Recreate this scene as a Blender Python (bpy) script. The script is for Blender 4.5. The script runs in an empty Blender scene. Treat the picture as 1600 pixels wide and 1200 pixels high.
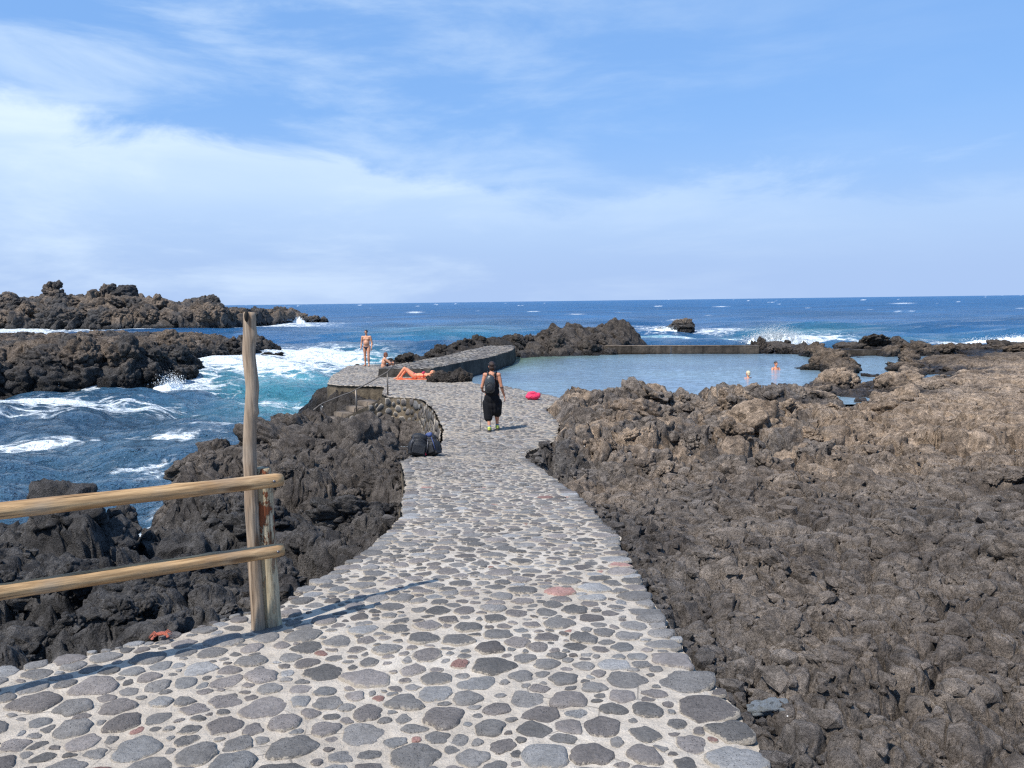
import bpy, bmesh, math, random
import numpy as np
from mathutils import Vector, Matrix, Quaternion
R = math.radians
scene = bpy.context.scene
rnd = random.Random(7)
rng = np.random.default_rng(11)

# ------------------------------------------------------------------ camera
EYE = 4.7                      # sea level is z = 0
cam_data = bpy.data.cameras.new('camera')
cam_data.lens = 27.0; cam_data.sensor_width = 36.0
cam_data.clip_start = 0.05; cam_data.clip_end = 60000
cam = bpy.data.objects.new('camera', cam_data)
scene.collection.objects.link(cam)
cam.matrix_world = Matrix.Translation((0, 0, EYE)) @ Matrix.Rotation(R(90 - 6.13), 4, 'X') @ Matrix.Rotation(R(-0.73), 4, 'Z')
scene.camera = cam

# ------------------------------------------------------------------ sky and sun
SUN_EL, SUN_DIR = 55.5, (-0.68, -0.733)     # the sun stands behind the viewer's left shoulder
world = bpy.data.worlds.new('World'); scene.world = world; world.use_nodes = True
def build_sky():
    nt = world.node_tree; nt.nodes.clear()
    N = lambda t, **k: _node(nt, t, **k)
    L = nt.links.new
    out = N('ShaderNodeOutputWorld'); bg = N('ShaderNodeBackground'); bg.inputs['Strength'].default_value = 0.105
    L(bg.outputs[0], out.inputs[0])
    sky = N('ShaderNodeTexSky'); sky.sky_type = 'NISHITA'; sky.sun_disc = False
    sky.sun_elevation = R(SUN_EL); sky.sun_rotation = math.atan2(SUN_DIR[0], SUN_DIR[1]) % (2*math.pi)
    sky.air_density = 1.0; sky.dust_density = 0.6; sky.ozone_density = 2.2
    tc = N('ShaderNodeTexCoord'); sp = N('ShaderNodeSeparateXYZ'); L(tc.outputs['Generated'], sp.inputs[0])
    def M(op, a, b=None, c=None, clamp=False):
        n = N('ShaderNodeMath'); n.operation = op; n.use_clamp = clamp
        for i, v in enumerate((a, b, c)):
            if v is None: continue
            if isinstance(v, (int, float)): n.inputs[i].default_value = v
            else: L(v, n.inputs[i])
        return n.outputs[0]
    el = M('MULTIPLY', M('ARCSINE', sp.outputs['Z']), 57.2958)
    az = M('MULTIPLY', M('ARCTAN2', sp.outputs['X'], sp.outputs['Y']), 57.2958)
    def noise(sx, sy, scale, detail, rough, ox=0.0, dist=0.0):
        cb = N('ShaderNodeCombineXYZ'); L(M('MULTIPLY_ADD', az, sx, ox), cb.inputs[0]); L(M('MULTIPLY', el, sy), cb.inputs[1])
        n = N('ShaderNodeTexNoise'); n.inputs['Scale'].default_value = scale; n.inputs['Detail'].default_value = detail
        n.inputs['Roughness'].default_value = rough; n.inputs['Distortion'].default_value = dist; L(cb.outputs[0], n.inputs['Vector'])
        return n.outputs['Fac']
    def ramp(x, lo, hi):
        n = N('ShaderNodeMapRange'); n.interpolation_type = 'SMOOTHSTEP'; L(x, n.inputs[0])
        n.inputs[1].default_value = lo; n.inputs[2].default_value = hi; return n.outputs[0]
    # azimuth-dependent upper edge of the low cloud bank (higher on the left)
    bank_edge = N('ShaderNodeFloatCurve')
    cv = bank_edge.mapping.curves[0]
    pts = [(0, .50), (.25, .52), (.31, .54), (.37, .49), (.41, .46), (.46, .43), (.49, .38), (.53, .34), (.58, .36), (.64, .35), (.70, .34), (.80, .34), (1, .40)]
    cv.points[0].location = pts[0]; cv.points[1].location = pts[-1]
    for p in pts[1:-1]: cv.points.new(*p)
    bank_edge.mapping.update()
    # az -90..90 -> 0..1 ; value*25 = elevation of the edge
    L(M('MULTIPLY_ADD', az, 1/180, 0.5, True), bank_edge.inputs['Value'])
    edge = M('MULTIPLY', bank_edge.outputs[0], 25.0)
    n1 = noise(.055, .16, 1.5, 10, .62, 3.1, .5)
    n2 = noise(.028, .11, 2.0, 10, .60, 9.7, .35)
    n3 = noise(.035, .16, 1.0, 6, .55, 20.3, .3)
    d = M('ADD', M('SUBTRACT', edge, el), M('MULTIPLY', M('SUBTRACT', n1, .5), 9.0))
    bank = ramp(d, 0.0, 2.4)
    wisp = M('MULTIPLY', ramp(n2, .42, .72), ramp(M('ADD', az, 0.0), 40.0, -26.0))
    wisp = M('MULTIPLY', wisp, .85)
    thick = M('MULTIPLY_ADD', n3, .9, .15)
    leftness = ramp(az, 25.0, -32.0)
    lowfade = ramp(el, 1.5, 11.5)
    bankop = M('MULTIPLY', M('MULTIPLY', bank, thick), M('MULTIPLY_ADD', leftness, .50, .62))
    def mix(f, a, b):
        n = N('ShaderNodeMix'); n.data_type = 'RGBA'
        if isinstance(f, float): n.inputs[0].default_value = f
        else: L(f, n.inputs[0])
        for i, v in ((6, a), (7, b)):
            if isinstance(v, tuple): n.inputs[i].default_value = (*v, 1)
            else: L(v, n.inputs[i])
        return n.outputs[2]
    CLOUD = (6.7, 7.9, 9.0)
    HAZE = (3.3, 4.6, 7.2)
    grade = mix(0.6, sky.outputs[0], (2.0, 4.4, 9.1))
    col = mix(ramp(el, 14.0, -1.0), grade, HAZE)
    col = mix(M('MULTIPLY', wisp, .55), col, CLOUD)
    col = mix(M('MULTIPLY', bankop, M('MULTIPLY_ADD', lowfade, .9, .1)), col, CLOUD)
    L(col, bg.inputs['Color'])
def _node(nt, t, **k):
    n = nt.nodes.new(t)
    for a, b in k.items(): setattr(n, a, b)
    return n
build_sky()
sun_data = bpy.data.lights.new('sun', 'SUN'); sun_data.energy = 5.0; sun_data.angle = R(0.53); sun_data.color = (1.0, .955, .89)
sun = bpy.data.objects.new('sun', sun_data); scene.collection.objects.link(sun)
ce = math.cos(R(SUN_EL)); sdir = Vector((SUN_DIR[0]*ce, SUN_DIR[1]*ce, math.sin(R(SUN_EL))))
sun.rotation_euler = sdir.to_track_quat('Z', 'Y').to_euler()
vs = scene.view_settings
scene.display_settings.display_device = 'sRGB'
vs.view_transform = 'Standard'; vs.look = 'None'; vs.exposure = 0.26; vs.gamma = 1.0; vs.use_curve_mapping = False
try:
    scene.cycles.use_denoising = False; scene.cycles.filter_width = 1.3
    scene.cycles.sample_clamp_direct = 4.0; scene.cycles.sample_clamp_indirect = 2.5
    scene.cycles.max_bounces = 6; scene.cycles.caustics_reflective = False; scene.cycles.caustics_refractive = False
except Exception: pass

# ------------------------------------------------------------------ noise (numpy)
def _h(*a):
    h = np.zeros(np.broadcast(*a).shape, np.uint32) + np.uint32(0x9E3779B9)
    for v, k in zip(a, (0x85EBCA6B, 0xC2B2AE35, 0x27D4EB2F, 0x165667B1)):
        h ^= (np.asarray(v).astype(np.int64) & 0xFFFFFFFF).astype(np.uint32) * np.uint32(k)
        h = (h ^ (h >> np.uint32(15))) * np.uint32(0x2C1B3C6D)
    h = (h ^ (h >> np.uint32(12))) * np.uint32(0x297A2D39)
    return h ^ (h >> np.uint32(15))
def hf(*a): return _h(*a).astype(np.float64) / 4294967296.0
def vnoise2(x, y, s=0):
    ix = np.floor(x); iy = np.floor(y); fx = x-ix; fy = y-iy
    ux = fx*fx*fx*(fx*(fx*6-15)+10); uy = fy*fy*fy*(fy*(fy*6-15)+10)
    r = 0
    for dx in (0, 1):
        for dy in (0, 1):
            a = hf(ix+dx, iy+dy, s)*2*math.pi
            g = np.cos(a)*(fx-dx) + np.sin(a)*(fy-dy)
            r = r + g*(ux if dx else 1-ux)*(uy if dy else 1-uy)
    return r*1.45
def fbm2(x, y, o=4, s=0, g=.5):
    r = 0; a = 1; t = 0
    for i in range(o):
        r = r + a*vnoise2(x, y, s+i); t += a; a *= g; x = x*2.03+7.1; y = y*2.03+3.3
    return r/t
def worley2(x, y, s=0, facet=False):
    fq = np.zeros(x.shape)
    ix = np.floor(x); iy = np.floor(y)
    f1 = np.full(x.shape, 9.); f2 = np.full(x.shape, 9.); idc = np.zeros(x.shape)
    for dx in (-1, 0, 1):
        for dy in (-1, 0, 1):
            cx = ix+dx; cy = iy+dy
            px = cx+hf(cx, cy, s); py = cy+hf(cx, cy, s+57)
            d = np.hypot(px-x, py-y); m = d < f1
            if facet: a_ = hf(cx, cy, s+13)*2*math.pi; fq = np.where(m, (np.cos(a_)*(x-px)+np.sin(a_)*(y-py))*(.3+hf(cx, cy, s+15)), fq)
            f2 = np.where(m, f1, np.minimum(f2, d)); idc = np.where(m, hf(cx, cy, s+91), idc); f1 = np.where(m, d, f1)
    return (f1, f2, idc, fq) if facet else (f1, f2, idc)
def vnoise3(p, s=0):
    i = np.floor(p); f = p-i; u = f*f*(3-2*f); r = 0
    for dx in (0, 1):
        for dy in (0, 1):
            for dz in (0, 1):
                h = hf(i[:, 0]+dx, i[:, 1]+dy, i[:, 2]+dz, s)*2-1
                r = r + h*(u[:, 0] if dx else 1-u[:, 0])*(u[:, 1] if dy else 1-u[:, 1])*(u[:, 2] if dz else 1-u[:, 2])
    return r
def fbm3(p, o=4, s=0, g=.5):
    r = 0; a = 1; t = 0
    for i in range(o):
        r = r+a*vnoise3(p, s+i); t += a; a *= g; p = p*2.07+5.3
    return r/t
def worley3(p, s=0):
    i = np.floor(p); f1 = np.full(len(p), 9.); f2 = np.full(len(p), 9.)
    for dx in (-1, 0, 1):
        for dy in (-1, 0, 1):
            for dz in (-1, 0, 1):
                c = i+np.array([dx, dy, dz])
                q = c+np.stack([hf(c[:, 0], c[:, 1], c[:, 2], s), hf(c[:, 0], c[:, 1], c[:, 2], s+31), hf(c[:, 0], c[:, 1], c[:, 2], s+67)], 1)
                d = np.linalg.norm(q-p, axis=1); m = d < f1
                f2 = np.where(m, f1, np.minimum(f2, d)); f1 = np.where(m, d, f1)
    return f1, f2
def sstep(a, b, x):
    t = np.clip((x-a)/(b-a), 0, 1); return t*t*(3-2*t)

# ------------------------------------------------------------------ objects
def tag(o, label=None, cat=None, group=None, kind=None):
    if label: o['label'] = label
    if cat: o['category'] = cat
    if group: o['group'] = group
    if kind: o['kind'] = kind
    return o
def empty(name, loc=(0, 0, 0), rz=0, **k):
    o = bpy.data.objects.new(name, None); scene.collection.objects.link(o); o.location = loc; o.rotation_euler = (0, 0, rz)
    o.empty_display_size = .1
    return tag(o, **k)
def link_mesh(name, me, parent=None, mat=None, **k):
    o = bpy.data.objects.new(name, me); scene.collection.objects.link(o)
    if parent: o.parent = parent
    if mat and not me.materials: me.materials.append(mat)
    return tag(o, **k)
def np_mesh(name, V, F, smooth=True, attrs=None):
    """V (n,3), F (m,4) or (m,3) or a list of both kinds"""
    me = bpy.data.meshes.new(name); V = np.asarray(V, np.float32)
    Fs = F if isinstance(F, list) else [F]
    Fs = [np.asarray(f, np.int32) for f in Fs if len(f)]
    me.vertices.add(len(V)); me.vertices.foreach_set('co', V.ravel())
    nl = sum(f.size for f in Fs); nf = sum(len(f) for f in Fs)
    me.loops.add(nl); me.loops.foreach_set('vertex_index', np.concatenate([f.ravel() for f in Fs]))
    me.polygons.add(nf)
    tot = np.concatenate([np.full(len(f), f.shape[1], np.int32) for f in Fs]); st = np.concatenate([[0], np.cumsum(tot)[:-1]]).astype(np.int32)
    me.polygons.foreach_set('loop_start', st); me.polygons.foreach_set('loop_total', tot)
    me.polygons.foreach_set('use_smooth', np.full(nf, smooth))
    for n, a in (attrs or {}).items():
        a = np.asarray(a, np.float32)
        if a.ndim == 1:
            at = me.attributes.new(n, 'FLOAT', 'POINT'); at.data.foreach_set('value', a)
        else:
            at = me.attributes.new(n, 'FLOAT_COLOR', 'POINT')
            at.data.foreach_set('color', np.concatenate([a, np.ones((len(a), 1), np.float32)], 1).ravel())
    me.update(); me.validate(); return me
def grid_faces(nr, nc, keep=None):
    i = np.arange(nr*nc).reshape(nr, nc)
    F = np.stack([i[:-1, :-1], i[:-1, 1:], i[1:, 1:], i[1:, :-1]], -1).reshape(-1, 4)
    if keep is not None:
        k = keep.reshape(nr, nc); kk = (k[:-1, :-1] & k[:-1, 1:] & k[1:, 1:] & k[1:, :-1]).ravel(); F = F[kk]
    return F
def compact(V, F, attrs=None):
    u, inv = np.unique(F.ravel(), return_inverse=True)
    return V[u], inv.reshape(F.shape), {k: v[u] for k, v in (attrs or {}).items()}
class MB:
    """collects shapes into one mesh"""
    def __init__(s): s.V = []; s.F3 = []; s.F4 = []; s.n = 0
    def add(s, V, F):
        V = np.asarray(V, float); F = np.asarray(F, int)
        (s.F4 if F.shape[1] == 4 else s.F3).append(F+s.n); s.V.append(V); s.n += len(V); return s
    def box(s, c, d, rz=0, M=None):
        v = np.array([[x, y, z] for x in (-1, 1) for y in (-1, 1) for z in (-1, 1)])*np.array(d)/2
        if M is not None: v = v@np.array(M).T
        cz, sz = math.cos(rz), math.sin(rz); v = v@np.array([[cz, sz, 0], [-sz, cz, 0], [0, 0, 1]])+np.array(c)
        return s.add(v, [[0, 1, 3, 2], [4, 6, 7, 5], [0, 4, 5, 1], [2, 3, 7, 6], [0, 2, 6, 4], [1, 5, 7, 3]])
    def tube(s, P, Rr, n=10, cap=True, flat=1.0, wob=None):
        """swept tube through points P with radii Rr, capped"""
        P = [Vector(p) for p in P]; k = len(P); Rr = [Rr]*k if isinstance(Rr, (int, float)) else list(Rr)
        V = []; up = None
        for i in range(k):
            t = (P[min(i+1, k-1)]-P[max(i-1, 0)]).normalized()
            if up is None: up = Vector((0, 0, 1)) if abs(t.z) < .9 else Vector((0, 1, 0))
            b = t.cross(up).normalized(); up = b.cross(t).normalized()
            for j in range(n):
                a = 2*math.pi*j/n; r = Rr[i]*(wob(i/(k-1), a) if wob else 1)
                V.append(P[i]+b*math.cos(a)*r+up*math.sin(a)*r*flat)
        F = [[i*n+j, i*n+(j+1) % n, (i+1)*n+(j+1) % n, (i+1)*n+j] for i in range(k-1) for j in range(n)]
        s.add([tuple(v) for v in V], F)
        if cap:
            b0 = s.n-k*n
            for ring, c, fl in ((0, P[0], 0), (k-1, P[-1], 1)):
                s.V.append(np.array([tuple(c)])); ci = s.n; s.n += 1
                o = b0+ring*n
                s.F3.append(np.array([[o+j, o+(j+1) % n, ci] if fl else [o+(j+1) % n, o+j, ci] for j in range(n)]))
        return s
    def ell(s, c, r, rot=None, nu=12, nv=8):
        V = []; 
        for i in range(nv+1):
            t = math.pi*i/nv
            for j in range(nu):
                a = 2*math.pi*j/nu; V.append((math.sin(t)*math.cos(a)*r[0], math.sin(t)*math.sin(a)*r[1], math.cos(t)*r[2]))
        V = np.array(V)
        if rot is not None: V = V@np.array(rot.to_matrix() if hasattr(rot, 'to_matrix') else rot).T
        F = [[i*nu+j, (i+1)*nu+j, (i+1)*nu+(j+1) % nu, i*nu+(j+1) % nu] for i in range(nv) for j in range(nu)]
        return s.add(V+np.array(c), F)
    def mesh(s, name, smooth=True, attrs=None):
        F = []
        if s.F4: F.append(np.concatenate(s.F4))
        if s.F3: F.append(np.concatenate(s.F3))
        return np_mesh(name, np.concatenate(s.V), F, smooth, attrs)
    def build(s, name, mat, parent=None, smooth=True, loc=None, **k):
        o = link_mesh(name, s.mesh(name, smooth), parent, mat, **k)
        if loc is not None: o.location = loc
        return o
# surveyed points of the place (metres; sea level 0)
GROUND_POINTS = [(-2.48,3.55,3.11),(-2.26,3.8,3.04),(-1.79,4.1,3.07),(-3.19,4.6,2.93),(-2.81,5.0,2.9),(-2.03,5.0,2.98),(-1.62,4.9,2.92),(-3.74,3.9,2.97),(-5.32,5.6,2.71),(-4.95,7.2,2.44),(-4.92,8.2,2.43),(-4.14,7.6,2.49),(-4.08,6.4,2.57),(-3.25,6.6,2.44),(-3.28,7.6,2.22),(-7.56,8,2.22),(-4.89,9.6,2.04),(-4.75,10.5,2.12),(-4.32,11,2.07),(-3.18,7.4,2.55),(-2.61,7.6,2.61),(-2.07,6.0,2.79),(-1.6,5.6,2.86),(-1.57,7.0,2.64),(-1.52,8.4,2.45),(-2.26,8.2,2.44),(-5.87,13,1.77),(-6.32,15.5,1.59),(-5.74,16.5,1.49),(-5.32,17.5,1.88),(-4.43,17.5,2.06),(-3.04,15,2.43),(-2.37,14,2.37),(-1.97,13.2,2.18),(-3.05,9.4,2.4),(-2.47,9.6,2.3),(-2.1,10.2,2.24),(-1.93,11.3,2.16),(-3.64,12.2,2.03),(-2.82,11.8,2.01),(-3.98,13,2.08),(-3.14,13.2,2.14),(-2.26,12.6,2.14),(1.07,2.45,3.11),(1.76,2.5,3.07),(2.2,2.5,3.07),(1.02,2.95,3.07),(1.66,3.2,3.07),(2.52,3.65,3.0),(3.2,3.7,2.97),(0.96,3.75,2.97),(2.05,4.8,2.91),(3.49,5.1,2.87),(4.81,5.1,2.85),(1.17,4.9,2.88),(1.29,6.1,2.77),(2.38,7.0,2.72),(3.87,7.6,2.66),(5.57,8.2,2.62),(7.66,8.2,2.6),(1.16,6.9,2.64),(1.03,8.8,2.42),(1.62,9.6,2.42),(2.61,10.3,2.42),(4.18,11,2.34),(6.75,12.3,2.25),(9.9,13.8,2.15),(13.0,14,2.08),(0.93,11.2,2.15),(0.64,12.9,2.08),(1.24,14.8,1.96),(1.99,14.8,1.95),(3.24,15.4,1.96),(4.65,15.8,1.94),(7.24,17.2,1.88),(10.5,19.2,1.85),(15.35,21.5,1.83),(20.34,22,1.7),(1.43,19,1.84),(1.93,23,1.82),(3.14,23.4,1.91),(3.99,23.8,2.09),(4.95,23.6,1.86),(5.67,22.5,1.6),(3.26,19.4,1.92),(4.63,19,1.8),(7.96,26,1.67),(8.83,27,1.6),(9.6,26,1.52),(6.72,20.5,1.72),(12.32,30,1.52),(12.01,27,1.37),(12.9,26.5,1.35),(7.75,20.5,1.7),(10.17,22,1.65),(15.31,29,1.63),(16.43,28,1.72),(21.36,30,1.71),(27.65,30,1.63),(20.34,38,1.64),(21.08,36,1.71),(24.09,36,1.74),(28.6,38,1.66),(34.95,38,1.58),(25.67,48,1.43),(28.87,48,1.43),(30.74,46,1.49),(34.59,46,1.44),(42.28,46,1.34),(16.38,38,1.37),(15.1,34,1.28),(18.44,45,1.22),(18.02,49,1.22),(16.67,52.5,1.25),(18.05,54,1.16),(20.76,54,1.04),(22.56,50,1.43),(25.19,52,1.41),(25.9,50,1.31),(-6,10.8,0.9),(-4.9,9.6,1.2),(-5.3,11.5,0.8),(-9,12,-0.6),(-7,13.5,-0.2),(-8.6,17,-0.8),(-7.2,20,-0.6),(-9.4,21,-1.2),(-8.5,24,-1),(-8.4,29,-1),(-14,10,-0.8),(-16,20,-1.5),(-12,6,1.0),(-16,8,-0.8),(-15,35,-2),(-12,28,-1.6),(-25,25,-2),(-30,14,-2),(-3.3,6.2,1.75),(-2.9,6.8,1.8),(-3.8,6.9,1.9),(-2.4,10.6,1.55),(-3.2,11.0,1.3),(-4.2,11.8,1.2),(-2.9,10.9,1.4),(-2.6,20.5,0.75),(-3.5,23,0.5),(-4.2,23.4,0.5),(-4.5,25.9,1.25),(-5.3,25.2,0.9),(-6.2,24.6,0.5),(-3.2,19,0.95),(-2.2,15.6,1.3),(-5.2,22,0.7),(-5.5,28.3,1.3),(-7,28.6,0.6),(-7.9,28.8,-0.1),(-5.2,23.0,0.4),(0.62,13.5,0.7),(0.85,14.0,0.9),(-2.2,17,0.7),(-2.4,18.6,0.55),(-2.8,20.5,0.5),(-6.6,26,0.3),(-7.8,26,-0.4),(-4.3,16.5,1.5),(-6.6,18,0.2),(-9.6,33,-0.9),(-8.6,35,0.9),(-9.9,40,-1),(-8.3,40.5,1.2),(-7.2,40,1.5),(-6.3,39,1.7),(-4.6,43,2.1),(-3,48,2.3),(-1,51,2.4),(2,52,2.3),(5,53,2.1),(7,53,1.6),(-8.6,45,-1),(-6.5,52,-1),(-3,59,-1),(4,66,-1.5),(12,62,-1.2),(9,56,-0.8),(12,54,-0.8),(15,53,-0.6),(0,80,-3),(20,80,-3),(-15,60,-3),(40,80,-3),(60,70,-3),(0.6,49.2,1.9),(3,50,1.9),(5.9,50.6,1.7),(4.3,56,2.9),(6.2,57,2.6),(8.2,57.5,2.2),(9.6,57.5,1.0),(2.5,56,2.4),(2,31,0.2),(6,30.5,0.2),(10,34,0.2),(13,37,0.2),(10,45,0.2),(4,45,0.2),(1.2,42,0.2),(0,36,0.2),(15,42,0.3),(12,47.5,0.3),(3,27.6,0.4),(6.5,27.5,0.5),(8,29.5,0.4),(0.5,29.2,0.4),(-1,33,0.3),(4,38,0),(8,38,0),(2.5,47.5,0.5),(6.5,48.5,0.4),(10,48.5,0.3),(13.5,47.8,0.3),(12.5,32.8,0.6),(16.9,36,0.75),(19,39.5,0.7),(21,41.3,0.7),(15.8,32.5,0.8),(17.5,38.5,0.7),(14.6,31.2,0.8),(18,62,-1.5),(25,60,-1.2),(32,60,-1.2),(24,55,0.3),(30,53,0.6),(36,52,0.6),(45,50,0.8),(30,56,-0.6),(40,57,-0.8),(50,56,-0.8),(60,50,0.8),(40,30,1.7),(60,30,1.7),(30,14,2.1),(40,60,-1.5)]
FOAM_ZONES = [(-0.3424,0.01727,0.1042,0.00232,1.3),(-0.2582,0.01429,0.075,0.00214,1.2),(-0.4396,0.02129,0.05,0.00161,1.2),(-0.3918,0.01464,0.05,0.00089,0.6),(-0.6055,0.02839,0.1167,0.0018,1.0),(-0.6485,0.03099,0.0667,0.00109,0.6),(-0.5588,0.03941,0.1583,0.00109,0.9),(-0.3107,0.0256,0.05,0.0009,0.5),(-0.6264,0.03959,0.075,0.00073,0.6),(-0.6853,0.06027,0.0583,0.00112,0.9),(-0.6355,0.06414,0.05,0.00075,0.5),(-0.468,0.04699,0.0333,0.00165,0.5),(-0.6392,0.0067,0.0583,0.00062,1.0),(-0.5232,0.00789,0.025,0.00035,0.7),(-0.3064,0.00566,0.0583,0.00044,0.9),(-0.2482,0.00528,0.0333,0.00026,0.9),(-0.4147,0.00642,0.0667,0.00021,0.6),(0.1964,0.00878,0.035,0.00057,1.1),(0.2672,0.00897,0.0417,0.00027,0.7),(0.2424,0.01209,0.0917,0.00044,0.7),(0.38,0.01211,0.0458,0.00142,1.4),(0.426,0.01348,0.0333,0.00071,1.0),(0.6345,0.01298,0.0625,0.00089,1.3),(0.568,0.01386,0.05,0.00036,0.9),(0.134,0.01127,0.05,0.00035,0.6),(-0.1752,0.01701,0.025,0.00143,0.6),(-0.3805,0.03626,0.05,0.00091,0.35),(-0.2779,0.02929,0.0417,0.00181,0.35),(0.5072,0.00187,0.0133,0.00012,0.8),(-0.1249,0.00262,0.0083,0.00018,0.9),(0.0842,0.00372,0.01,0.00012,0.8)]
SHALLOW_ZONES = [(-0.3013,0.0206,0.1,0.00251,0.85),(-0.1998,0.01445,0.05,0.00249,0.6),(-0.3955,0.02897,0.125,0.00325,0.22),(0.234,0.01154,0.125,0.00106,0.9),(0.134,0.0118,0.0667,0.00089,0.7),(0.5009,0.01209,0.1667,0.00124,0.35),(-0.0824,0.00838,0.1333,0.00212,0.3),(-0.3023,0.02562,0.0667,0.0036,0.7),(-0.5003,0.01434,0.0417,0.00178,0.3),(0.3838,0.00964,0.1,0.00106,0.5)]
FAR_RIDGE = [(-0.7756,8.08,150.0),(-0.7091,8.75,150.0),(-0.6597,8.25,150.0),(-0.627,7.64,150.0),(-0.6037,7.86,150.0),(-0.5965,9.06,150.0),(-0.5808,9.16,150.0),(-0.5765,7.67,150.0),(-0.5568,7.36,150.0),(-0.54,7.86,150.0),(-0.5274,8.37,150.0),(-0.5026,8.32,150.0),(-0.482,8.15,150.0),(-0.4758,7.06,150.0),(-0.4535,7.14,150.0),(-0.4331,6.29,150.0),(-0.4123,6.65,150.0),(-0.3956,7.16,150.0),(-0.3842,6.46,150.0),(-0.3757,4.55,151.5),(-0.3591,4.65,157.3),(-0.3468,4.19,161.7),(-0.3364,2.97,165.5),(-0.3263,3.21,169.1),(-0.2973,3.4,175.5),(-0.2889,3.85,176.9),(-0.2792,2.7,178.6),(-0.2695,1.37,180.3),(-0.2598,0.2,182.0)]
# ------------------------------------------------------------------ materials
class G:
    def __init__(s, name):
        s.m = bpy.data.materials.new(name); s.m.use_nodes = True; s.nt = s.m.node_tree; s.nt.nodes.clear()
        s.out = s.N('ShaderNodeOutputMaterial'); s.b = s.N('ShaderNodeBsdfPrincipled'); s.L(s.b.outputs[0], s.out.inputs[0])
        s._pos = None
    def N(s, t, **k): return _node(s.nt, t, **k)
    def L(s, a, b): s.nt.links.new(a, b)
    def put(s, n, i, v):
        if v is None: return
        if isinstance(v, (int, float)): n.inputs[i].default_value = v
        elif isinstance(v, tuple): n.inputs[i].default_value = (*v, 1) if len(v) == 3 and n.inputs[i].type == 'RGBA' else v
        else: s.L(v, n.inputs[i])
    def M(s, op, a, b=None, c=None, clamp=False):
        n = s.N('ShaderNodeMath'); n.operation = op; n.use_clamp = clamp
        for i, v in enumerate((a, b, c)): s.put(n, i, v)
        return n.outputs[0]
    def pos(s):
        if s._pos is None: s._pos = s.N('ShaderNodeNewGeometry').outputs['Position']
        return s._pos
    def xyz(s, v=None):
        n = s.N('ShaderNodeSeparateXYZ'); s.L(v or s.pos(), n.inputs[0]); return n.outputs
    def obj(s): return s.N('ShaderNodeTexCoord').outputs['Object']
    def scale(s, v, sc):
        n = s.N('ShaderNodeVectorMath'); n.operation = 'MULTIPLY'; s.L(v, n.inputs[0]); n.inputs[1].default_value = sc; return n.outputs[0]
    def noise(s, sc, det=4, rough=.55, v=None, dist=0., out='Fac'):
        n = s.N('ShaderNodeTexNoise'); s.L(v or s.pos(), n.inputs['Vector'])
        n.inputs['Scale'].default_value = sc; n.inputs['Detail'].default_value = det; n.inputs['Roughness'].default_value = rough; n.inputs['Distortion'].default_value = dist
        return n.outputs[out]
    def vor(s, sc, v=None, feat='F1', rand=1.0, out='Distance'):
        n = s.N('ShaderNodeTexVoronoi'); n.feature = feat; s.L(v or s.pos(), n.inputs['Vector']); n.inputs['Scale'].default_value = sc; n.inputs['Randomness'].default_value = rand
        return n.outputs[out]
    def ramp(s, x, lo, hi, a=0., b=1.):
        n = s.N('ShaderNodeMapRange'); n.interpolation_type = 'SMOOTHSTEP'; s.put(n, 0, x)
        for i, v in zip((1, 2, 3, 4), (lo, hi, a, b)): n.inputs[i].default_value = v
        return n.outputs[0]
    def mix(s, f, a, b):
        n = s.N('ShaderNodeMix'); n.data_type = 'RGBA'; s.put(n, 0, f); s.put(n, 6, a); s.put(n, 7, b); return n.outputs[2]
    def mul(s, a, b):
        n = s.N('ShaderNodeMix'); n.data_type = 'RGBA'; n.blend_type = 'MULTIPLY'; n.inputs[0].default_value = 1; s.put(n, 6, a); s.put(n, 7, b); return n.outputs[2]
    def grey(s, v):
        n = s.N('ShaderNodeCombineColor')
        for i in range(3): s.put(n, i, v)
        return n.outputs[0]
    def attr(s, name, out='Color'):
        n = s.N('ShaderNodeAttribute'); n.attribute_name = name; return n.outputs[out]
    def bump(s, h, dist, strength=1., prev=None):
        n = s.N('ShaderNodeBump'); n.inputs['Distance'].default_value = dist; n.inputs['Strength'].default_value = strength; s.L(h, n.inputs['Height'])
        if prev: s.L(prev, n.inputs['Normal'])
        return n.outputs[0]
    def fin(s, col, rough=.8, nrm=None, spec=None, metal=None):
        s.put(s.b, 'Base Color', col); s.put(s.b, 'Roughness', rough)
        if nrm: s.L(nrm, s.b.inputs['Normal'])
        if spec is not None: s.put(s.b, 'Specular IOR Level', spec)
        if metal is not None: s.put(s.b, 'Metallic', metal)
        return s.m
def flat_mat(name, col, rough=.7, spec=None, metal=None, var=.12, sc=9., bump=.0):
    g = G(name); n = g.noise(sc, 5, .6, g.obj())
    c = g.mul(col, g.grey(g.M('MULTIPLY_ADD', n, 2*var, 1-var)))
    return g.fin(c, rough, g.bump(g.noise(sc*5, 4, .6, g.obj()), bump) if bump else None, spec, metal)

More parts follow.
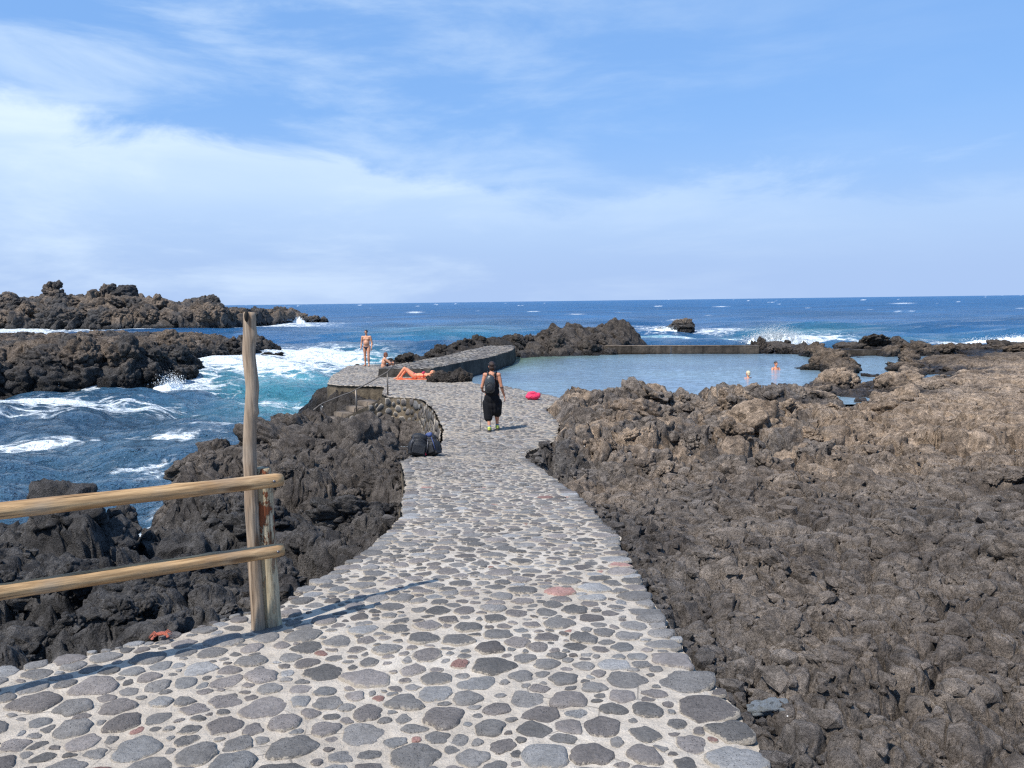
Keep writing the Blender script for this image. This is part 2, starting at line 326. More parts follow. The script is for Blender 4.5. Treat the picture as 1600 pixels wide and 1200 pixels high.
def lava_material(name, brown='none', wet=.35, dark=1.0):
    g = G(name); x, y, z = g.xyz()
    n0 = g.noise(.35, 5, .6); n1 = g.noise(1.6, 6, .65, dist=.4); n2 = g.noise(9, 6, .7); n3 = g.noise(60, 5, .75); n4 = g.noise(230, 3, .7)
    grey_c = g.mix(g.ramp(n1, .3, .7), (.062*dark, .058*dark, .057*dark), (.155*dark, .145*dark, .137*dark))
    brown_c = g.mix(g.ramp(n1, .32, .68), (.19*dark, .14*dark, .10*dark), (.42*dark, .315*dark, .225*dark))
    if brown == 'zone':
        zone = g.M('MULTIPLY', g.ramp(g.M('ADD', x, g.M('MULTIPLY', n0, 3.0)), -1.2, 1.8), g.ramp(g.M('ADD', y, g.M('MULTIPLY', n0, 9.)), 8., 20.))
        far = g.ramp(y, 44., 49.)
        zone = g.M('MULTIPLY', zone, g.M('SUBTRACT', 1.0, g.M('MULTIPLY', far, .7)))
        low = g.M('MULTIPLY', g.ramp(y, 20., 24.), g.ramp(g.M('ADD', z, g.M('MULTIPLY', n2, .5)), 1.95, 1.45)); zone = g.M('MULTIPLY', zone, g.M('SUBTRACT', 1.0, g.M('MULTIPLY', low, .8)))
        left = g.M('MULTIPLY', g.ramp(x, -.5, -2.), g.M('MULTIPLY', g.ramp(y, 8.5, 12.5), .26))
        near = g.M('MULTIPLY', g.ramp(x, .2, 1.6), .32)
        gp = g.M('MULTIPLY', g.ramp(g.noise(.8, 6, .62, dist=.5), .47, .56), g.M('MULTIPLY', g.ramp(g.M('SUBTRACT', x, g.M('MULTIPLY', y, .32)), 2.5, .5), g.ramp(y, 8., 12.))); zone = g.M('MULTIPLY', zone, g.M('SUBTRACT', 1., g.M('MULTIPLY', gp, .85)))
        zone = g.M('MAXIMUM', g.M('MAXIMUM', zone, left), near)
        zone = g.M('MULTIPLY', zone, g.ramp(n0, .22, .55, .55, 1.0), clamp=True)
    elif brown == 'patch':
        zone = g.M('MULTIPLY', g.ramp(g.noise(.11, 6, .62), .42, .56), g.ramp(g.M('ADD', z, g.M('MULTIPLY', n1, .8)), 1.3, 2.6, .0, .72))
    else: zone = .12
    c = g.mix(zone, grey_c, brown_c)
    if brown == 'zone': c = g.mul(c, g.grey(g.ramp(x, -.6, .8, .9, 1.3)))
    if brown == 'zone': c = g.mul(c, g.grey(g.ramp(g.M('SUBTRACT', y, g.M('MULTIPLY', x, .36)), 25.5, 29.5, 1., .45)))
    c = g.mul(c, g.grey(g.ramp(n2, .3, .7, .50, 1.38)))
    c = g.mul(c, g.grey(g.ramp(n3, .3, .7, .70, 1.25)))
    # pale salt and dust specks
    sp = g.M('MULTIPLY', g.ramp(g.noise(24, 4, .8), .66, .76), g.ramp(n0, .45, .62))
    c = g.mix(g.M('MULTIPLY', sp, .30), c, (.42, .38, .31))
    w = g.ramp(g.M('ADD', z, g.M('MULTIPLY', g.M('SUBTRACT', n1, .5), .9)), wet+.25, wet-.1)
    if brown == 'zone':
        inpool = g.M('MULTIPLY', g.ramp(y, 23., 26.), g.ramp(x, -3., -1.)); w = g.M('MAXIMUM', w, g.M('MULTIPLY', inpool, g.ramp(g.M('ADD', z, g.M('MULTIPLY', g.M('SUBTRACT', n1, .5), .7)), 1.62, 1.34)))
    c = g.mix(w, c, g.mul(c, (.30, .30, .31)))
    big = g.bump(g.noise(1.1 if brown == 'patch' else 2.6, 8, .68), .9 if brown == 'patch' else .22)
    wv = g.N('ShaderNodeVectorMath'); wv.operation = 'ADD'; g.L(g.pos(), wv.inputs[0]); g.L(g.scale(g.noise(5, 4, .6, out='Color'), (.16, .16, .16)), wv.inputs[1]); wv = wv.outputs[0]
    h = g.M('ADD', g.M('MULTIPLY', n2, .55), g.M('MULTIPLY', g.M('SUBTRACT', 1., g.vor(10, wv)), .42)); h = g.M('ADD', h, g.M('MULTIPLY', g.M('SUBTRACT', 1., g.vor(27, wv)), .22))
    b = g.bump(h, .17, 1., big)
    cr = g.M('ADD', n3, g.M('MULTIPLY', g.M('SUBTRACT', 1., g.vor(75, feat='F1')), .5))
    b = g.bump(cr, .03, 1., b)
    b = g.bump(n4, .004, 1., b)
    return g.fin(c, g.ramp(w, 0., 1., .93, .42), b, .3)
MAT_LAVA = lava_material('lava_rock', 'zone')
MAT_LAVA_SEA = lava_material('lava_headland', 'patch', .7, .85)
MAT_LAVA_DARK = lava_material('lava_dark', 'none', .6, .75)

def stone_material():
    g = G('cobble_stone'); t = g.attr('tint'); n = g.noise(7, 5, .6); f = g.noise(55, 5, .75); f2 = g.noise(260, 3, .7)
    c = g.mul(t, g.grey(g.ramp(n, .3, .7, .82, 1.16)))
    c = g.mul(c, g.grey(g.ramp(f, .3, .7, .78, 1.2)))
    pits = g.ramp(g.vor(95), .10, .25); pm = g.ramp(g.noise(3.5, 3, .5), .42, .56)
    pit = g.M('MULTIPLY', g.M('SUBTRACT', 1., pits), pm)
    c = g.mix(g.M('MULTIPLY', pit, .5), c, (.03, .03, .03))
    dust = g.M('MULTIPLY', g.ramp(g.noise(16, 6, .8), .55, .75), .45)
    c = g.mix(dust, c, (.30, .28, .26))
    rim = g.attr('rim', 'Fac'); rn = g.noise(42, 5, .75)
    rm = g.ramp(g.M('ADD', rim, g.M('ADD', g.M('MULTIPLY', g.M('SUBTRACT', rn, .5), 1.5), g.M('MULTIPLY', g.M('SUBTRACT', g.noise(.9, 4, .6), .5), 1.5))), .82, 1.0)
    c = g.mix(g.M('MULTIPLY', rm, .85), c, (.38, .33, .265))
    b = g.bump(g.M('SUBTRACT', f, g.M('MULTIPLY', pit, .8)), .012)
    b = g.bump(f2, .002, 1., b)
    return g.fin(c, .85, b, .3)
MAT_STONE = stone_material()
def mortar_material():
    g = G('mortar'); n = g.noise(1.3, 5, .6); m = g.noise(14, 5, .65); f = g.noise(140, 4, .8); x, y, z = g.xyz()
    c = g.mix(g.ramp(n, .3, .7), (.415, .36, .295), (.51, .455, .385))
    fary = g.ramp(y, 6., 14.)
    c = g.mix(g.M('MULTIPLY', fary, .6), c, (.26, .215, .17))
    c = g.mul(c, g.grey(g.ramp(m, .3, .7, .84, 1.1))); c = g.mul(c, g.grey(g.ramp(f, .3, .7, .82, 1.12)))
    c = g.mix(g.M('MULTIPLY', g.ramp(g.vor(140), .22, .12), g.ramp(m, .45, .6)), c, (.20, .19, .18))
    crack = g.ramp(g.vor(2.4, feat='DISTANCE_TO_EDGE', v=None), .012, .0)
    crack = g.M('MULTIPLY', crack, g.ramp(g.noise(2.2, 3, .5), .5, .6))
    c = g.mix(g.M('MULTIPLY', crack, .7), c, (.1, .09, .08))
    b = g.bump(m, .02); b = g.bump(f, .004, 1., b)
    return g.fin(c, .95, b, .2)
MAT_MORTAR = mortar_material()
def concrete_material(name, a, b_, wetz=None):
    g = G(name); n = g.noise(.9, 6, .65); m = g.noise(8, 5, .7); f = g.noise(60, 5, .8); x, y, z = g.xyz()
    c = g.mix(g.ramp(n, .3, .7), a, b_)
    st = g.noise(2.2, 4, .6, g.scale(g.pos(), (1., 1., .12)))
    c = g.mul(c, g.grey(g.ramp(st, .35, .65, .62, 1.15))); c = g.mul(c, g.grey(g.ramp(m, .3, .7, .75, 1.2))); c = g.mul(c, g.grey(g.ramp(f, .3, .7, .8, 1.15)))
    if wetz is not None: c = g.mix(g.ramp(g.M('ADD', z, g.M('MULTIPLY', n, .2)), wetz+.22, wetz+.1), c, g.mul(c, (.35, .36, .35)))
    nb = g.bump(m, .05); nb = g.bump(f, .008, 1., nb)
    return g.fin(c, .9, nb, .3)
MAT_WALL_FAR = concrete_material('pool_wall_concrete', (.05, .04, .031), (.095, .077, .06), 1.2)
MAT_WALL_DARK = concrete_material('causeway_concrete', (.035, .032, .028), (.075, .066, .055), 1.2)
MAT_STEP = concrete_material('step_concrete', (.13, .10, .075), (.21, .17, .13))
MAT_BAY = concrete_material('wall_mortar', (.10, .08, .055), (.19, .148, .10))

def sea_material(name, pool=False):
    g = G(name); x, y, z = g.xyz()
    foam_a = g.attr('foam', 'Fac'); sh = g.attr('shallow', 'Fac')
    flat = g.scale(g.pos(), (1., 1., 0.))
    if pool:
        n = g.noise(.12, 4, .5, flat)
        c = g.mix(g.ramp(n, .35, .65), (.145, .215, .285), (.185, .275, .335))
        c = g.mix(sh, c, (.11, .17, .10))
        r = g.scale(g.pos(), (1.0, 2.2, 0.))
        b = g.bump(g.noise(1.3, 5, .6, r), .085, .8); b = g.bump(g.noise(7, 3, .5, r), .010, .7, b)
        g.b.inputs['IOR'].default_value = 1.33
        return g.fin(c, .05, b, .5)
    n = g.noise(.05, 5, .6, flat)
    deep = g.mix(g.ramp(n, .3, .7), (.008, .068, .180), (.013, .10, .24))
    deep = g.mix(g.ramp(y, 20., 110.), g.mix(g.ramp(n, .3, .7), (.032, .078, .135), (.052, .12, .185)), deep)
    c = g.mix(g.ramp(sh, .0, .55), deep, (.045, .20, .26)); c = g.mix(g.ramp(sh, .5, 1.1), c, (.17, .42, .49))
    warp = g.N('ShaderNodeVectorMath'); warp.operation = 'ADD'; g.L(flat, warp.inputs[0])
    wn = g.noise(.7, 3, .5, flat, out='Color'); g.L(wn, warp.inputs[1]); wv = warp.outputs[0]
    wv2 = g.scale(wv, (.62, 1., 1.))
    lace = g.vor(1.0, wv2, 'DISTANCE_TO_EDGE'); lace2 = g.vor(3.1, wv2, 'DISTANCE_TO_EDGE')
    lacy = g.M('ADD', g.ramp(lace, .0, .30, .5, -.3), g.ramp(lace2, .0, .22, .24, -.14))
    nz = g.M('MULTIPLY', g.M('SUBTRACT', g.noise(.8, 7, .68, wv2), .5), 1.7)
    f = g.M('ADD', foam_a, g.M('ADD', nz, g.M('MULTIPLY', lacy, .7)))
    fm = g.M('MULTIPLY', g.ramp(f, .34, 1.05), g.ramp(foam_a, .03, .16))
    c = g.mul(c, g.grey(g.ramp(g.noise(.035, 9, .72, g.scale(flat, (.5, 1., 1.))), .35, .65, .72, 1.35)))
    c = g.mix(fm, c, (.80, .86, .88))
    r = g.scale(flat, (1., 1.35, 1.))
    b = g.bump(g.noise(.33, 6, .62, r), 1.6, 1.); b = g.bump(g.noise(1.5, 5, .62, r), .6, 1., b); b = g.bump(g.noise(8, 3, .6, r), .045, .8, b)
    g.b.inputs['IOR'].default_value = 1.33
    far = g.ramp(g.M('LOGARITHM', g.M('MAXIMUM', y, 1.), 10.), 1.6, 2.7)
    g.put(g.b, 'Specular IOR Level', g.ramp(far, 0., 1., .46, .16))
    return g.fin(c, g.M('MAXIMUM', g.ramp(fm, 0., 1., .08, .8), g.M('MULTIPLY', far, .30)), b)
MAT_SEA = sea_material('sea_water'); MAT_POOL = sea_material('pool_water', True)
def foam_material():
    g = G('white_water'); n = g.noise(3., 5, .7)
    g.b.inputs['Subsurface Weight'].default_value = .0
    return g.fin(g.mix(g.ramp(n, .3, .7), (.74, .82, .86), (.86, .89, .90)), .7, g.bump(g.noise(5, 6, .7), .12))
MAT_FOAM = foam_material()

def wood_material(name, a, b_, streak=(1, 1, .06), peel=None, rough=.75, sc=30.):
    g = G(name); v = g.scale(g.obj(), streak); n = g.noise(sc, 5, .65, v, .3); m = g.noise(sc*4, 4, .7, v); k = g.noise(4, 3, .5, g.obj())
    c = g.mix(g.ramp(n, .3, .7), a, b_); c = g.mul(c, g.grey(g.ramp(m, .3, .7, .65, 1.2))); c = g.mix(g.ramp(k, .45, .65, .0, .4), c, g.mul(g.grey(g.ramp(n, .3, .7, .5, 1.1)), (.36, .31, .25)))
    vk = g.vor(1., g.scale(g.obj(), tuple(2.6 if s < 1 else 13. for s in streak))); knot = g.ramp(vk, .24, .10)
    c = g.mix(g.M('MULTIPLY', knot, .75), c, (.14, .065, .025))
    h = n; v2 = g.scale(g.obj(), tuple(.02 if q < 1 else 1. for q in streak)); spl = g.ramp(g.noise(38, 3, .6, v2), .36, .31); c = g.mix(g.M('MULTIPLY', spl, .8), c, (.05, .03, .018)); h = g.M('SUBTRACT', n, spl)
    if peel:
        p = g.noise(11, 6, .72, g.scale(g.obj(), (1, 1, .35)), .6); pf = g.ramp(p, .50, .54)
        zz = g.xyz(g.obj())[2]; pf = g.M('MULTIPLY', pf, g.ramp(g.M('ADD', zz, g.M('MULTIPLY', k, .3)), .25, .62, .25, 1.))
        c = g.mix(pf, c, g.mix(g.ramp(n, .3, .7), peel, tuple(x*.45 for x in peel))); h = g.M('ADD', n, g.M('MULTIPLY', pf, 1.2))
    return g.fin(c, rough, g.bump(h, .006, .9), .25)
MAT_RAIL = wood_material('peeled_pine', (.30, .17, .075), (.56, .37, .19), (.06, 1, 1))
MAT_POST = wood_material('post_wood', (.34, .26, .15), (.50, .42, .28), peel=(.24, .075, .03))
MAT_DRIFT = wood_material('driftwood', (.20, .14, .095), (.40, .30, .205))
MAT_STEEL = flat_mat('galvanised_steel', (.17, .145, .12), .45, .5, .6, .15, 12)
def skin(name, c):
    g = G(name); n = g.noise(18, 4, .6, g.obj())
    g.b.inputs['Subsurface Weight'].default_value = .08; g.b.inputs['Subsurface Radius'].default_value = (.02, .008, .004)
    return g.fin(g.mul(c, g.grey(g.ramp(n, .3, .7, .9, 1.08))), .55, None, .35)
SKIN_A = skin('skin_tanned', (.47, .215, .13)); SKIN_B = skin('skin_light', (.53, .27, .165)); SKIN_C = skin('skin_sunburnt', (.66, .27, .15))
M_BLACK = flat_mat('black_cloth', (.008, .008, .010), .85, .2, bump=.01)
M_PACK = flat_mat('pack_nylon', (.035, .04, .042), .38, .5, bump=.006, sc=5)
M_PACKD = flat_mat('pack_black_nylon', (.012, .013, .016), .6, .4, bump=.01)
M_STRAP = flat_mat('webbing', (.01, .01, .011), .7)
M_HAIRD = flat_mat('dark_hair', (.035, .018, .012), .5, .4, bump=.01, sc=30)
M_HAIRR = flat_mat('auburn_hair', (.16, .05, .022), .5, .4, bump=.01, sc=30)
M_HAIRB = flat_mat('blond_hair', (.62, .5, .32), .55, .3, bump=.01, sc=30)
M_HAIRBR = flat_mat('brown_hair', (.20, .11, .06), .55, .3, bump=.01, sc=30)
M_PINK = flat_mat('pink_fabric', (.80, .045, .12), .6, .3, bump=.03, sc=7)
M_ORANGE = flat_mat('orange_towel', (.85, .22, .10), .9, .1, bump=.01, sc=20)
M_BLUE = flat_mat('blue_fabric', (.05, .075, .19), .7, .3, bump=.01)
M_NAVY = flat_mat('navy_swimwear', (.012, .014, .03), .6)
M_RED = flat_mat('crimson_bikini', (.45, .01, .05), .6)
M_LIME = flat_mat('lime_shoe', (.48, .55, .10), .6)
M_SHOE = flat_mat('shoe_sole', (.03, .03, .035), .7)
M_SOCK = flat_mat('blue_sock', (.10, .18, .30), .8)
M_WHITE = flat_mat('white_thing', (.75, .74, .70), .6)
M_GREY = flat_mat('grey_metal', (.10, .10, .11), .4, .5, .5)
M_EYE = flat_mat('eye_dark', (.02, .015, .01), .3); M_LIP = flat_mat('lips', (.42, .13, .09), .5)
# ------------------------------------------------------------------ land form
class Field:
    """smooth surface through surveyed points, tabulated on an angle / log-distance table"""
    def __init__(s, pts, ulim=1.4, v0=.3, v1=4.9, nu=360, nv=380):
        P = np.array(pts); u = P[:, 0]/P[:, 1]; v = np.log(P[:, 1]); z = P[:, 2]
        k = lambda du, dv: np.sqrt(du*du+dv*dv+.0004)
        A = k(u[:, None]-u, v[:, None]-v); w = np.linalg.solve(A+np.eye(len(P))*.004, z-1.0)
        s.u = np.linspace(-ulim, ulim, nu); s.v = np.linspace(v0, v1, nv)
        T = np.full((nv, nu), 1.0)
        for i in range(len(P)): T += w[i]*k(s.u[None]-u[i], s.v[:, None]-v[i])
        s.T = T; s.nu = nu; s.nv = nv
    def __call__(s, x, y):
        y = np.maximum(y, 1.2)
        a = np.clip((x/y-s.u[0])/(s.u[1]-s.u[0]), 0, s.nu-1.001); b = np.clip((np.log(y)-s.v[0])/(s.v[1]-s.v[0]), 0, s.nv-1.001)
        i = a.astype(int); j = b.astype(int); fa = a-i; fb = b-j; T = s.T
        return T[j, i]*(1-fa)*(1-fb)+T[j, i+1]*fa*(1-fb)+T[j+1, i]*(1-fa)*fb+T[j+1, i+1]*fa*fb
base_h = Field(GROUND_POINTS)

LEFT = [(-3, -6.5), (1.0, -5.2), (2.0, -3.9), (2.7, -2.95), (3.24, -2.3), (3.61, -1.8), (4.15, -1.36), (4.73, -1.24), (5.48, -1.10), (6.85, -1.04), (9.5, -1.36), (12.43, -1.83), (13.6, -1.75), (15.9, -1.49), (18.7, -1.70), (22.1, -2.25), (24.5, -2.85), (25.15, -3.3), (25.4, -4.1), (26.4, -4.5), (28.7, -4.8), (29.25, -6.6), (29.8, -7.2), (33, -7.8), (38.2, -8.2), (39.0, -7.6)]
RIGHT = [(-3, .9), (2.4, .86), (2.9, .86), (3.42, .78), (4.62, .78), (6.1, .82), (8.38, .70), (10.7, .44), (12.4, .24), (13.3, .18), (14.4, .32), (15.6, .72), (17.2, 1.02), (19.5, 1.20), (21.9, .95), (23.2, 1.3), (24.4, 1.55), (25.4, 1.2), (28.2, -.3), (29, -1.3), (31, -1.9), (31.9, -3.4), (32.6, -5.2), (33.5, -5.4), (37, -5.5), (39, -5.8)]
Ly, Lx = np.array(LEFT).T; Ry, Rx = np.array(RIGHT).T
def path_left(y): return np.interp(y, Ly, Lx)+.035*vnoise2(y*2.3, y*0+3.1, 5)+.02*vnoise2(y*7., y*0+1.1, 6)
def path_right(y): return np.interp(y, Ry, Rx)+.045*vnoise2(y*2.1, y*0+8.1, 7)+.025*vnoise2(y*6.3, y*0+4.1, 8)
def path_z(y):
    s = -(1.19+.112*y)
    s = np.where(s > -1.75, -1.55-np.log1p(np.exp((-(1.55)-s)*14))/14, s)          # level near the viewer, then the slope
    s = np.where(s < -2.9, -3.1+np.log1p(np.exp((s+3.1)*10))/10, s)                # and level again on the terrace
    return EYE+s
def surf_z(x, y): return path_z(y)+.014*vnoise2(x*1.1, y*1.1, 40)+.006*vnoise2(x*3.7, y*3.7, 41)
def path_gap(x, y):
    """distance outside the paving (negative inside); outside its length it grows"""
    d = np.maximum(path_left(y)-x, x-path_right(y))
    return np.maximum(d, np.maximum(-3-y, y-39))
CAUSE_R = [(31.6, -3.6), (35, -2.35), (38.75, -.95), (43.1, .02), (46, .2), (48.3, .2)]
CAUSE_L = [(31.6, -5.6), (32.6, -5.6), (36, -4.8), (39.2, -3.58), (45.4, -2.24), (48.3, -1.5)]
CRy, CRx = np.array(CAUSE_R).T; CLy, CLx = np.array(CAUSE_L).T
def cause_gap(x, y): return np.maximum(np.maximum(np.interp(y, CLy, CLx)-x, x-np.interp(y, CRy, CRx)), np.maximum(32.2-y, y-48.3))

STEP = .0047
def lumps(x, y, L, seed, warp=.35):
    wx = x/L+warp*vnoise2(x/L*.9, y/L*.9, seed+3); wy = y/L+warp*vnoise2(x/L*.9+9, y/L*.9, seed+4)
    f1, f2, c, fq = worley2(wx, wy, seed, True)
    return .95*fq+.75* (1-f1*1.25)+(c-.5)*(.65 if L > .6 else .35)-(.6 if L > .6 else .95)*sstep(.13, .0, f2-f1)*(.35+c)
def ground(x, y, base=None, detail=True):
    b = base_h(x, y) if base is None else base
    r = np.hypot(x, y)
    right = sstep(-.5, .8, x); mid = sstep(7, 15, y)
    big = (1-right)*.80+right*(.10+.80*mid*(1-.55*sstep(5, 13, x-y*.12)*1.0))
    h = b-(.30-.10*right)*big
    flatr = right*sstep(4, 11, x)*mid          # the broad brown apron on the right is smoother
    for L, am, sd in ((2.6, .20, 11), (1.15, .25, 23), (.5, .30, 37), (.22, .42, 51), (.10, .42, 67)):
        m = (r*STEP*2.6 < L)
        if not m.any(): continue
        wgt = big if L > .4 else (.55+.45*big)
        if L == .5: wgt = .42+.55*big
        a = L*am*wgt*(1-.35*flatr)
        if L < .4: a = a*(1-.5*(1-right)*sstep(9, 6, y))
        n = np.zeros_like(x); n[m] = lumps(x[m], y[m], L, sd)
        fade = sstep(1., 1.6, L/(r*STEP*2.6))
        h = h+a*fade*(n-.30)
    h = h+.10*(.4+big)*fbm2(x*.55, y*.55, 3, 71)
    h = h+.05*fbm2(x*5, y*5, 5, 75, .62)*np.clip(1-r/30, 0, 1)*(.5+.5*big)+.16*big*(np.abs(fbm2(x*1.3+3, y*1.3, 4, 81, .6))*2-.35)
    ridge = right*sstep(10, 14, y)*sstep(30, 25, y)*sstep(9, 6, x-.25*(y-14))
    f1_, f2_, c_ = worley2(x/1.25+.45*vnoise2(x*.8, y*.8, 431), y/1.25+.45*vnoise2(x*.8+7, y*.8, 432), 433)
    h = h-ridge*.55*sstep(.17, .03, f2_-f1_)*sstep(.25, .6, c_)+ridge*.28*(c_-.45)
    # water stays open where the survey says it is deep
    pool = sstep(26.5, 28, y)*sstep(-3, -1, x)*sstep(47.8+2, 47, y)*sstep(24, 22, x)
    h = np.where(b < .95, h-pool*.35*sstep(.95, .4, b), h)
    return h
def clip_to_path(x, y, h):
    g = path_gap(x, y); zz = path_z(np.clip(y, -3, 39))
    lim = zz-.07+np.maximum(g, 0)*1.2+np.where(g > .6, 9, 0)
    h = np.where(g > -.02, np.minimum(h, lim), zz-.35)
    gc = cause_gap(x, y)
    h = np.where(gc < .0, np.minimum(h, 1.0), h)
    lim = np.where((x > np.interp(y, CRy, CRx)-.1) & (gc < .35) & (y > 32), .4, 9.)
    return np.minimum(h, lim)

def build_land():
    us = np.arange(-.95, 1.08, .00172); vs_ = np.arange(math.log(1.2), math.log(64), STEP)
    U, Vv = np.meshgrid(us, vs_); Y = np.exp(Vv); X = U*Y
    b = base_h(X, Y)
    g = path_gap(X, Y)
    inpool = (Y > 28) & (Y < 49) & (X > -3) & (b < .45)
    keep = (b > -.75) & (g > -.25) & ~inpool
    x = X[keep]; y = Y[keep]; h = clip_to_path(x, y, ground(x, y, b[keep]))
    V = np.zeros((X.size, 3)); V[:, 0] = X.ravel(); V[:, 1] = Y.ravel()
    k = keep.ravel(); 
    gg = sstep(.05, .7, g[keep])*np.minimum(.035*y**.6, .2)
    V[k, 0] += gg*(fbm2(x*1.9, y*1.9+h*2.2, 3, 301)*1.2); V[k, 1] += gg*(fbm2(x*1.9+h*1.4, y*1.9, 3, 321)*1.2)
    V[k, 2] = h
    F = grid_faces(*X.shape, keep)
    cx = V[F].mean(1); mid = np.interp(cx[:, 1], [0, 12, 25, 39, 48, 53, 60], [0, -.7, -1, -2, 2, 9, 12.5]); lf = cx[:, 0] < mid
    res = []
    for nm, q in (('lava_shore', lf), ('lava_field', ~lf)):
        v, f, _ = compact(V, F[q]); res.append(link_mesh(nm, np_mesh(nm, v, f), None, MAT_LAVA, kind='structure'))
    return res
land_left, land = build_land()

# ------------------------------------------------------------------ loose rocks: a few shapes, many copies
def rock_mesh(i, sub=5, flatness=1.0, planes=11):
    bm = bmesh.new(); bmesh.ops.create_icosphere(bm, subdivisions=sub, radius=1)
    P = np.array([v.co[:] for v in bm.verts]); F = np.array([[v.index for v in f.verts] for f in bm.faces]); bm.free()
    r0 = np.random.default_rng(100+i); n = r0.normal(size=(planes, 3)); n /= np.linalg.norm(n, axis=1)[:, None]
    hgt = r0.uniform(.55, .95, planes)
    d = P@n.T; rr = np.where(d > .05, hgt/np.maximum(d, .05), 9).min(1); rr = np.minimum(rr, 1.05)
    rr = .82*rr+.18
    Q = P*rr[:, None]
    o = r0.uniform(-50, 50, 3)
    f1, f2 = worley3(Q*1.5+o, 3); a = (.5-f1)*.30-.16*sstep(.14, 0, f2-f1)
    f1, f2 = worley3(Q*3.6+o, 5); a = a+(.5-f1)*.13-.07*sstep(.14, 0, f2-f1)
    f1, f2 = worley3(Q*8.5+o, 7); a = a+(.5-f1)*.05
    a = a+.10*fbm3(Q*2.2+o, 5, 9, .6)
    Q = Q+P*a[:, None]
    Q = Q+.09*np.stack([fbm3(Q*2.6+o+9, 3, 21), fbm3(Q*2.6+o+19, 3, 22), fbm3(Q*2.6+o+29, 3, 23)], 1)
    Q[:, 2] *= flatness
    return np_mesh('rock', Q, F)
ROCKS = [rock_mesh(i, 5 if i < 7 else 4) for i in range(12)]
ROCKS_SEA = []
for me in ROCKS:
    me.materials.append(MAT_LAVA)
    m2 = me.copy(); m2.materials.clear(); m2.materials.append(MAT_LAVA_SEA); ROCKS_SEA.append(m2)
def put_rock(p, s, parent=None, meshes=None, aspect=(1, 1, .8), r=None, name='rock'):
    r = r or rnd
    me = (meshes or ROCKS)[r.randrange(12)]
    o = bpy.data.objects.new(name, me); scene.collection.objects.link(o)
    o.location = p; o.rotation_euler = (r.uniform(-.5, .5), r.uniform(-.5, .5), r.uniform(0, 6.28))
    o.scale = (s*aspect[0]*r.uniform(.8, 1.25), s*aspect[1]*r.uniform(.8, 1.25), s*aspect[2]*r.uniform(.75, 1.2))
    if parent: o.parent = parent
    return o
def ground1(x, y):
    X = np.array([float(x)]); Y = np.array([float(y)]); return float(clip_to_path(X, Y, ground(X, Y))[0])
def scatter(x0, x1, y0, y1, n, s0, s1, sink=.5, lift=0., zlim=(.05, 9), parent=land, edge=.35):
    m = 0; t = 0
    while m < n and t < n*25:
        t += 1
        x = rnd.uniform(x0, x1); y = rnd.uniform(y0, y1); s = s0+(s1-s0)*rnd.random()**2
        X = np.array([x]); Y = np.array([y])
        g = float(path_gap(X, Y)[0]); gc = float(cause_gap(X, Y)[0])
        if g < s*.85+edge*.3 or gc < s*.9: continue
        z = float(clip_to_path(X, Y, ground(X, Y))[0])
        if not zlim[0] < z < zlim[1]: continue
        put_rock((x, y, z+s*(.3-sink)+lift), s, land_left if x < -.3 or y > 48.5 and x < 9 else parent); m += 1
scatter(1.2, 6.2, 18.5, 24.5, 34, .25, .72, zlim=(1.0, 9), sink=.40)
scatter(1.4, 7.5, 13, 21, 16, .45, .85, zlim=(1.0, 9), sink=.45)
for (x, y, z, s, a) in ((3.7, 23.6, 1.75, .62, (1, 1, .9)), (4.4, 23.4, 1.75, .6, (1.2, 1, .8)), (3.0, 23.2, 1.65, .5, (1, 1, .8)), (2.2, 22.8, 1.65, .42, (1, 1, .9)), (8.0, 26, 1.35, .6, (1.1, 1, .8)), (8.9, 26.4, 1.35, .6, (1.1, 1, .75)), (6.4, 19.6, 1.75, .55, (1.2, 1, .7)), (12.2, 29.4, 1.35, .8, (1, 1, .85)), (12.9, 29.2, 1.3, .5, (1, 1, .9)), (14.6, 28.6, 1.5, .55, (1.2, 1, .8)), (1.75, 9.0, 2.32, .30, (1.1, 1, .75)), (2.9, 10.2, 2.3, .42, (1, 1, .8)), (2.2, 12.0, 2.05, .4, (1.1, 1, .7))):
    put_rock((x, y, z), s, land, None, a)
scatter(5.8, 10.5, 19, 27, 26, .2, .55, zlim=(1.2, 9))
scatter(1.0, 7, 12.5, 18.5, 30, .15, .5)
scatter(1.2, 3.5, 7.5, 12.5, 12, .12, .3)
scatter(10, 17, 22, 34, 34, .25, .7, zlim=(1.05, 9))
scatter(13, 19, 31, 46, 34, .3, .8, zlim=(1.05, 9))
scatter(-7.2, -1.6, 4.4, 12.8, 125, .16, .44, zlim=(.5, 9), sink=.38)
scatter(-4.5, -1.2, 3.7, 6, 80, .10, .32, zlim=(.5, 9), sink=.45)
scatter(-6.5, -3.0, 12.5, 17.5, 22, .25, .6, zlim=(.6, 9))
for (x, y, z, s, a) in ((-4.7, 15.6, 1.75, .8, (1.3, 1, .6)), (-3.7, 14.7, 1.85, .8, (1.3, 1, .75)), (-3.0, 14.5, 1.95, .72, (1.1, 1, .8)), (-2.45, 13.9, 1.6, .45, (1, 1, .8)), (-5.6, 16, 1.3, .7, (1.2, 1, .6)), (-4.3, 13.9, 1.6, .7, (1.5, 1, .6)), (-3.4, 13.3, 1.65, .55, (1.4, 1, .6)), (-5.6, 14.4, 1.2, .6, (1.3, 1, .6)),
        (-4.3, 7.2, 1.95, .62, (1, 1, .8)), (-5.0, 7.9, 1.8, .5, (1.2, 1, .6)), (-3.5, 8.0, 1.85, .55, (1, 1, .8)), (-2.5, 7.8, 2.0, .5, (1, 1, .8)), (-4.0, 6.0, 2.1, .42, (1.2, 1, .8)), (-2.6, 5.7, 2.3, .34, (1.1, 1, .8)), (-2.0, 6.2, 2.35, .3, (1, 1, .8))):
    put_rock((x, y, z), s, land_left, None, a)
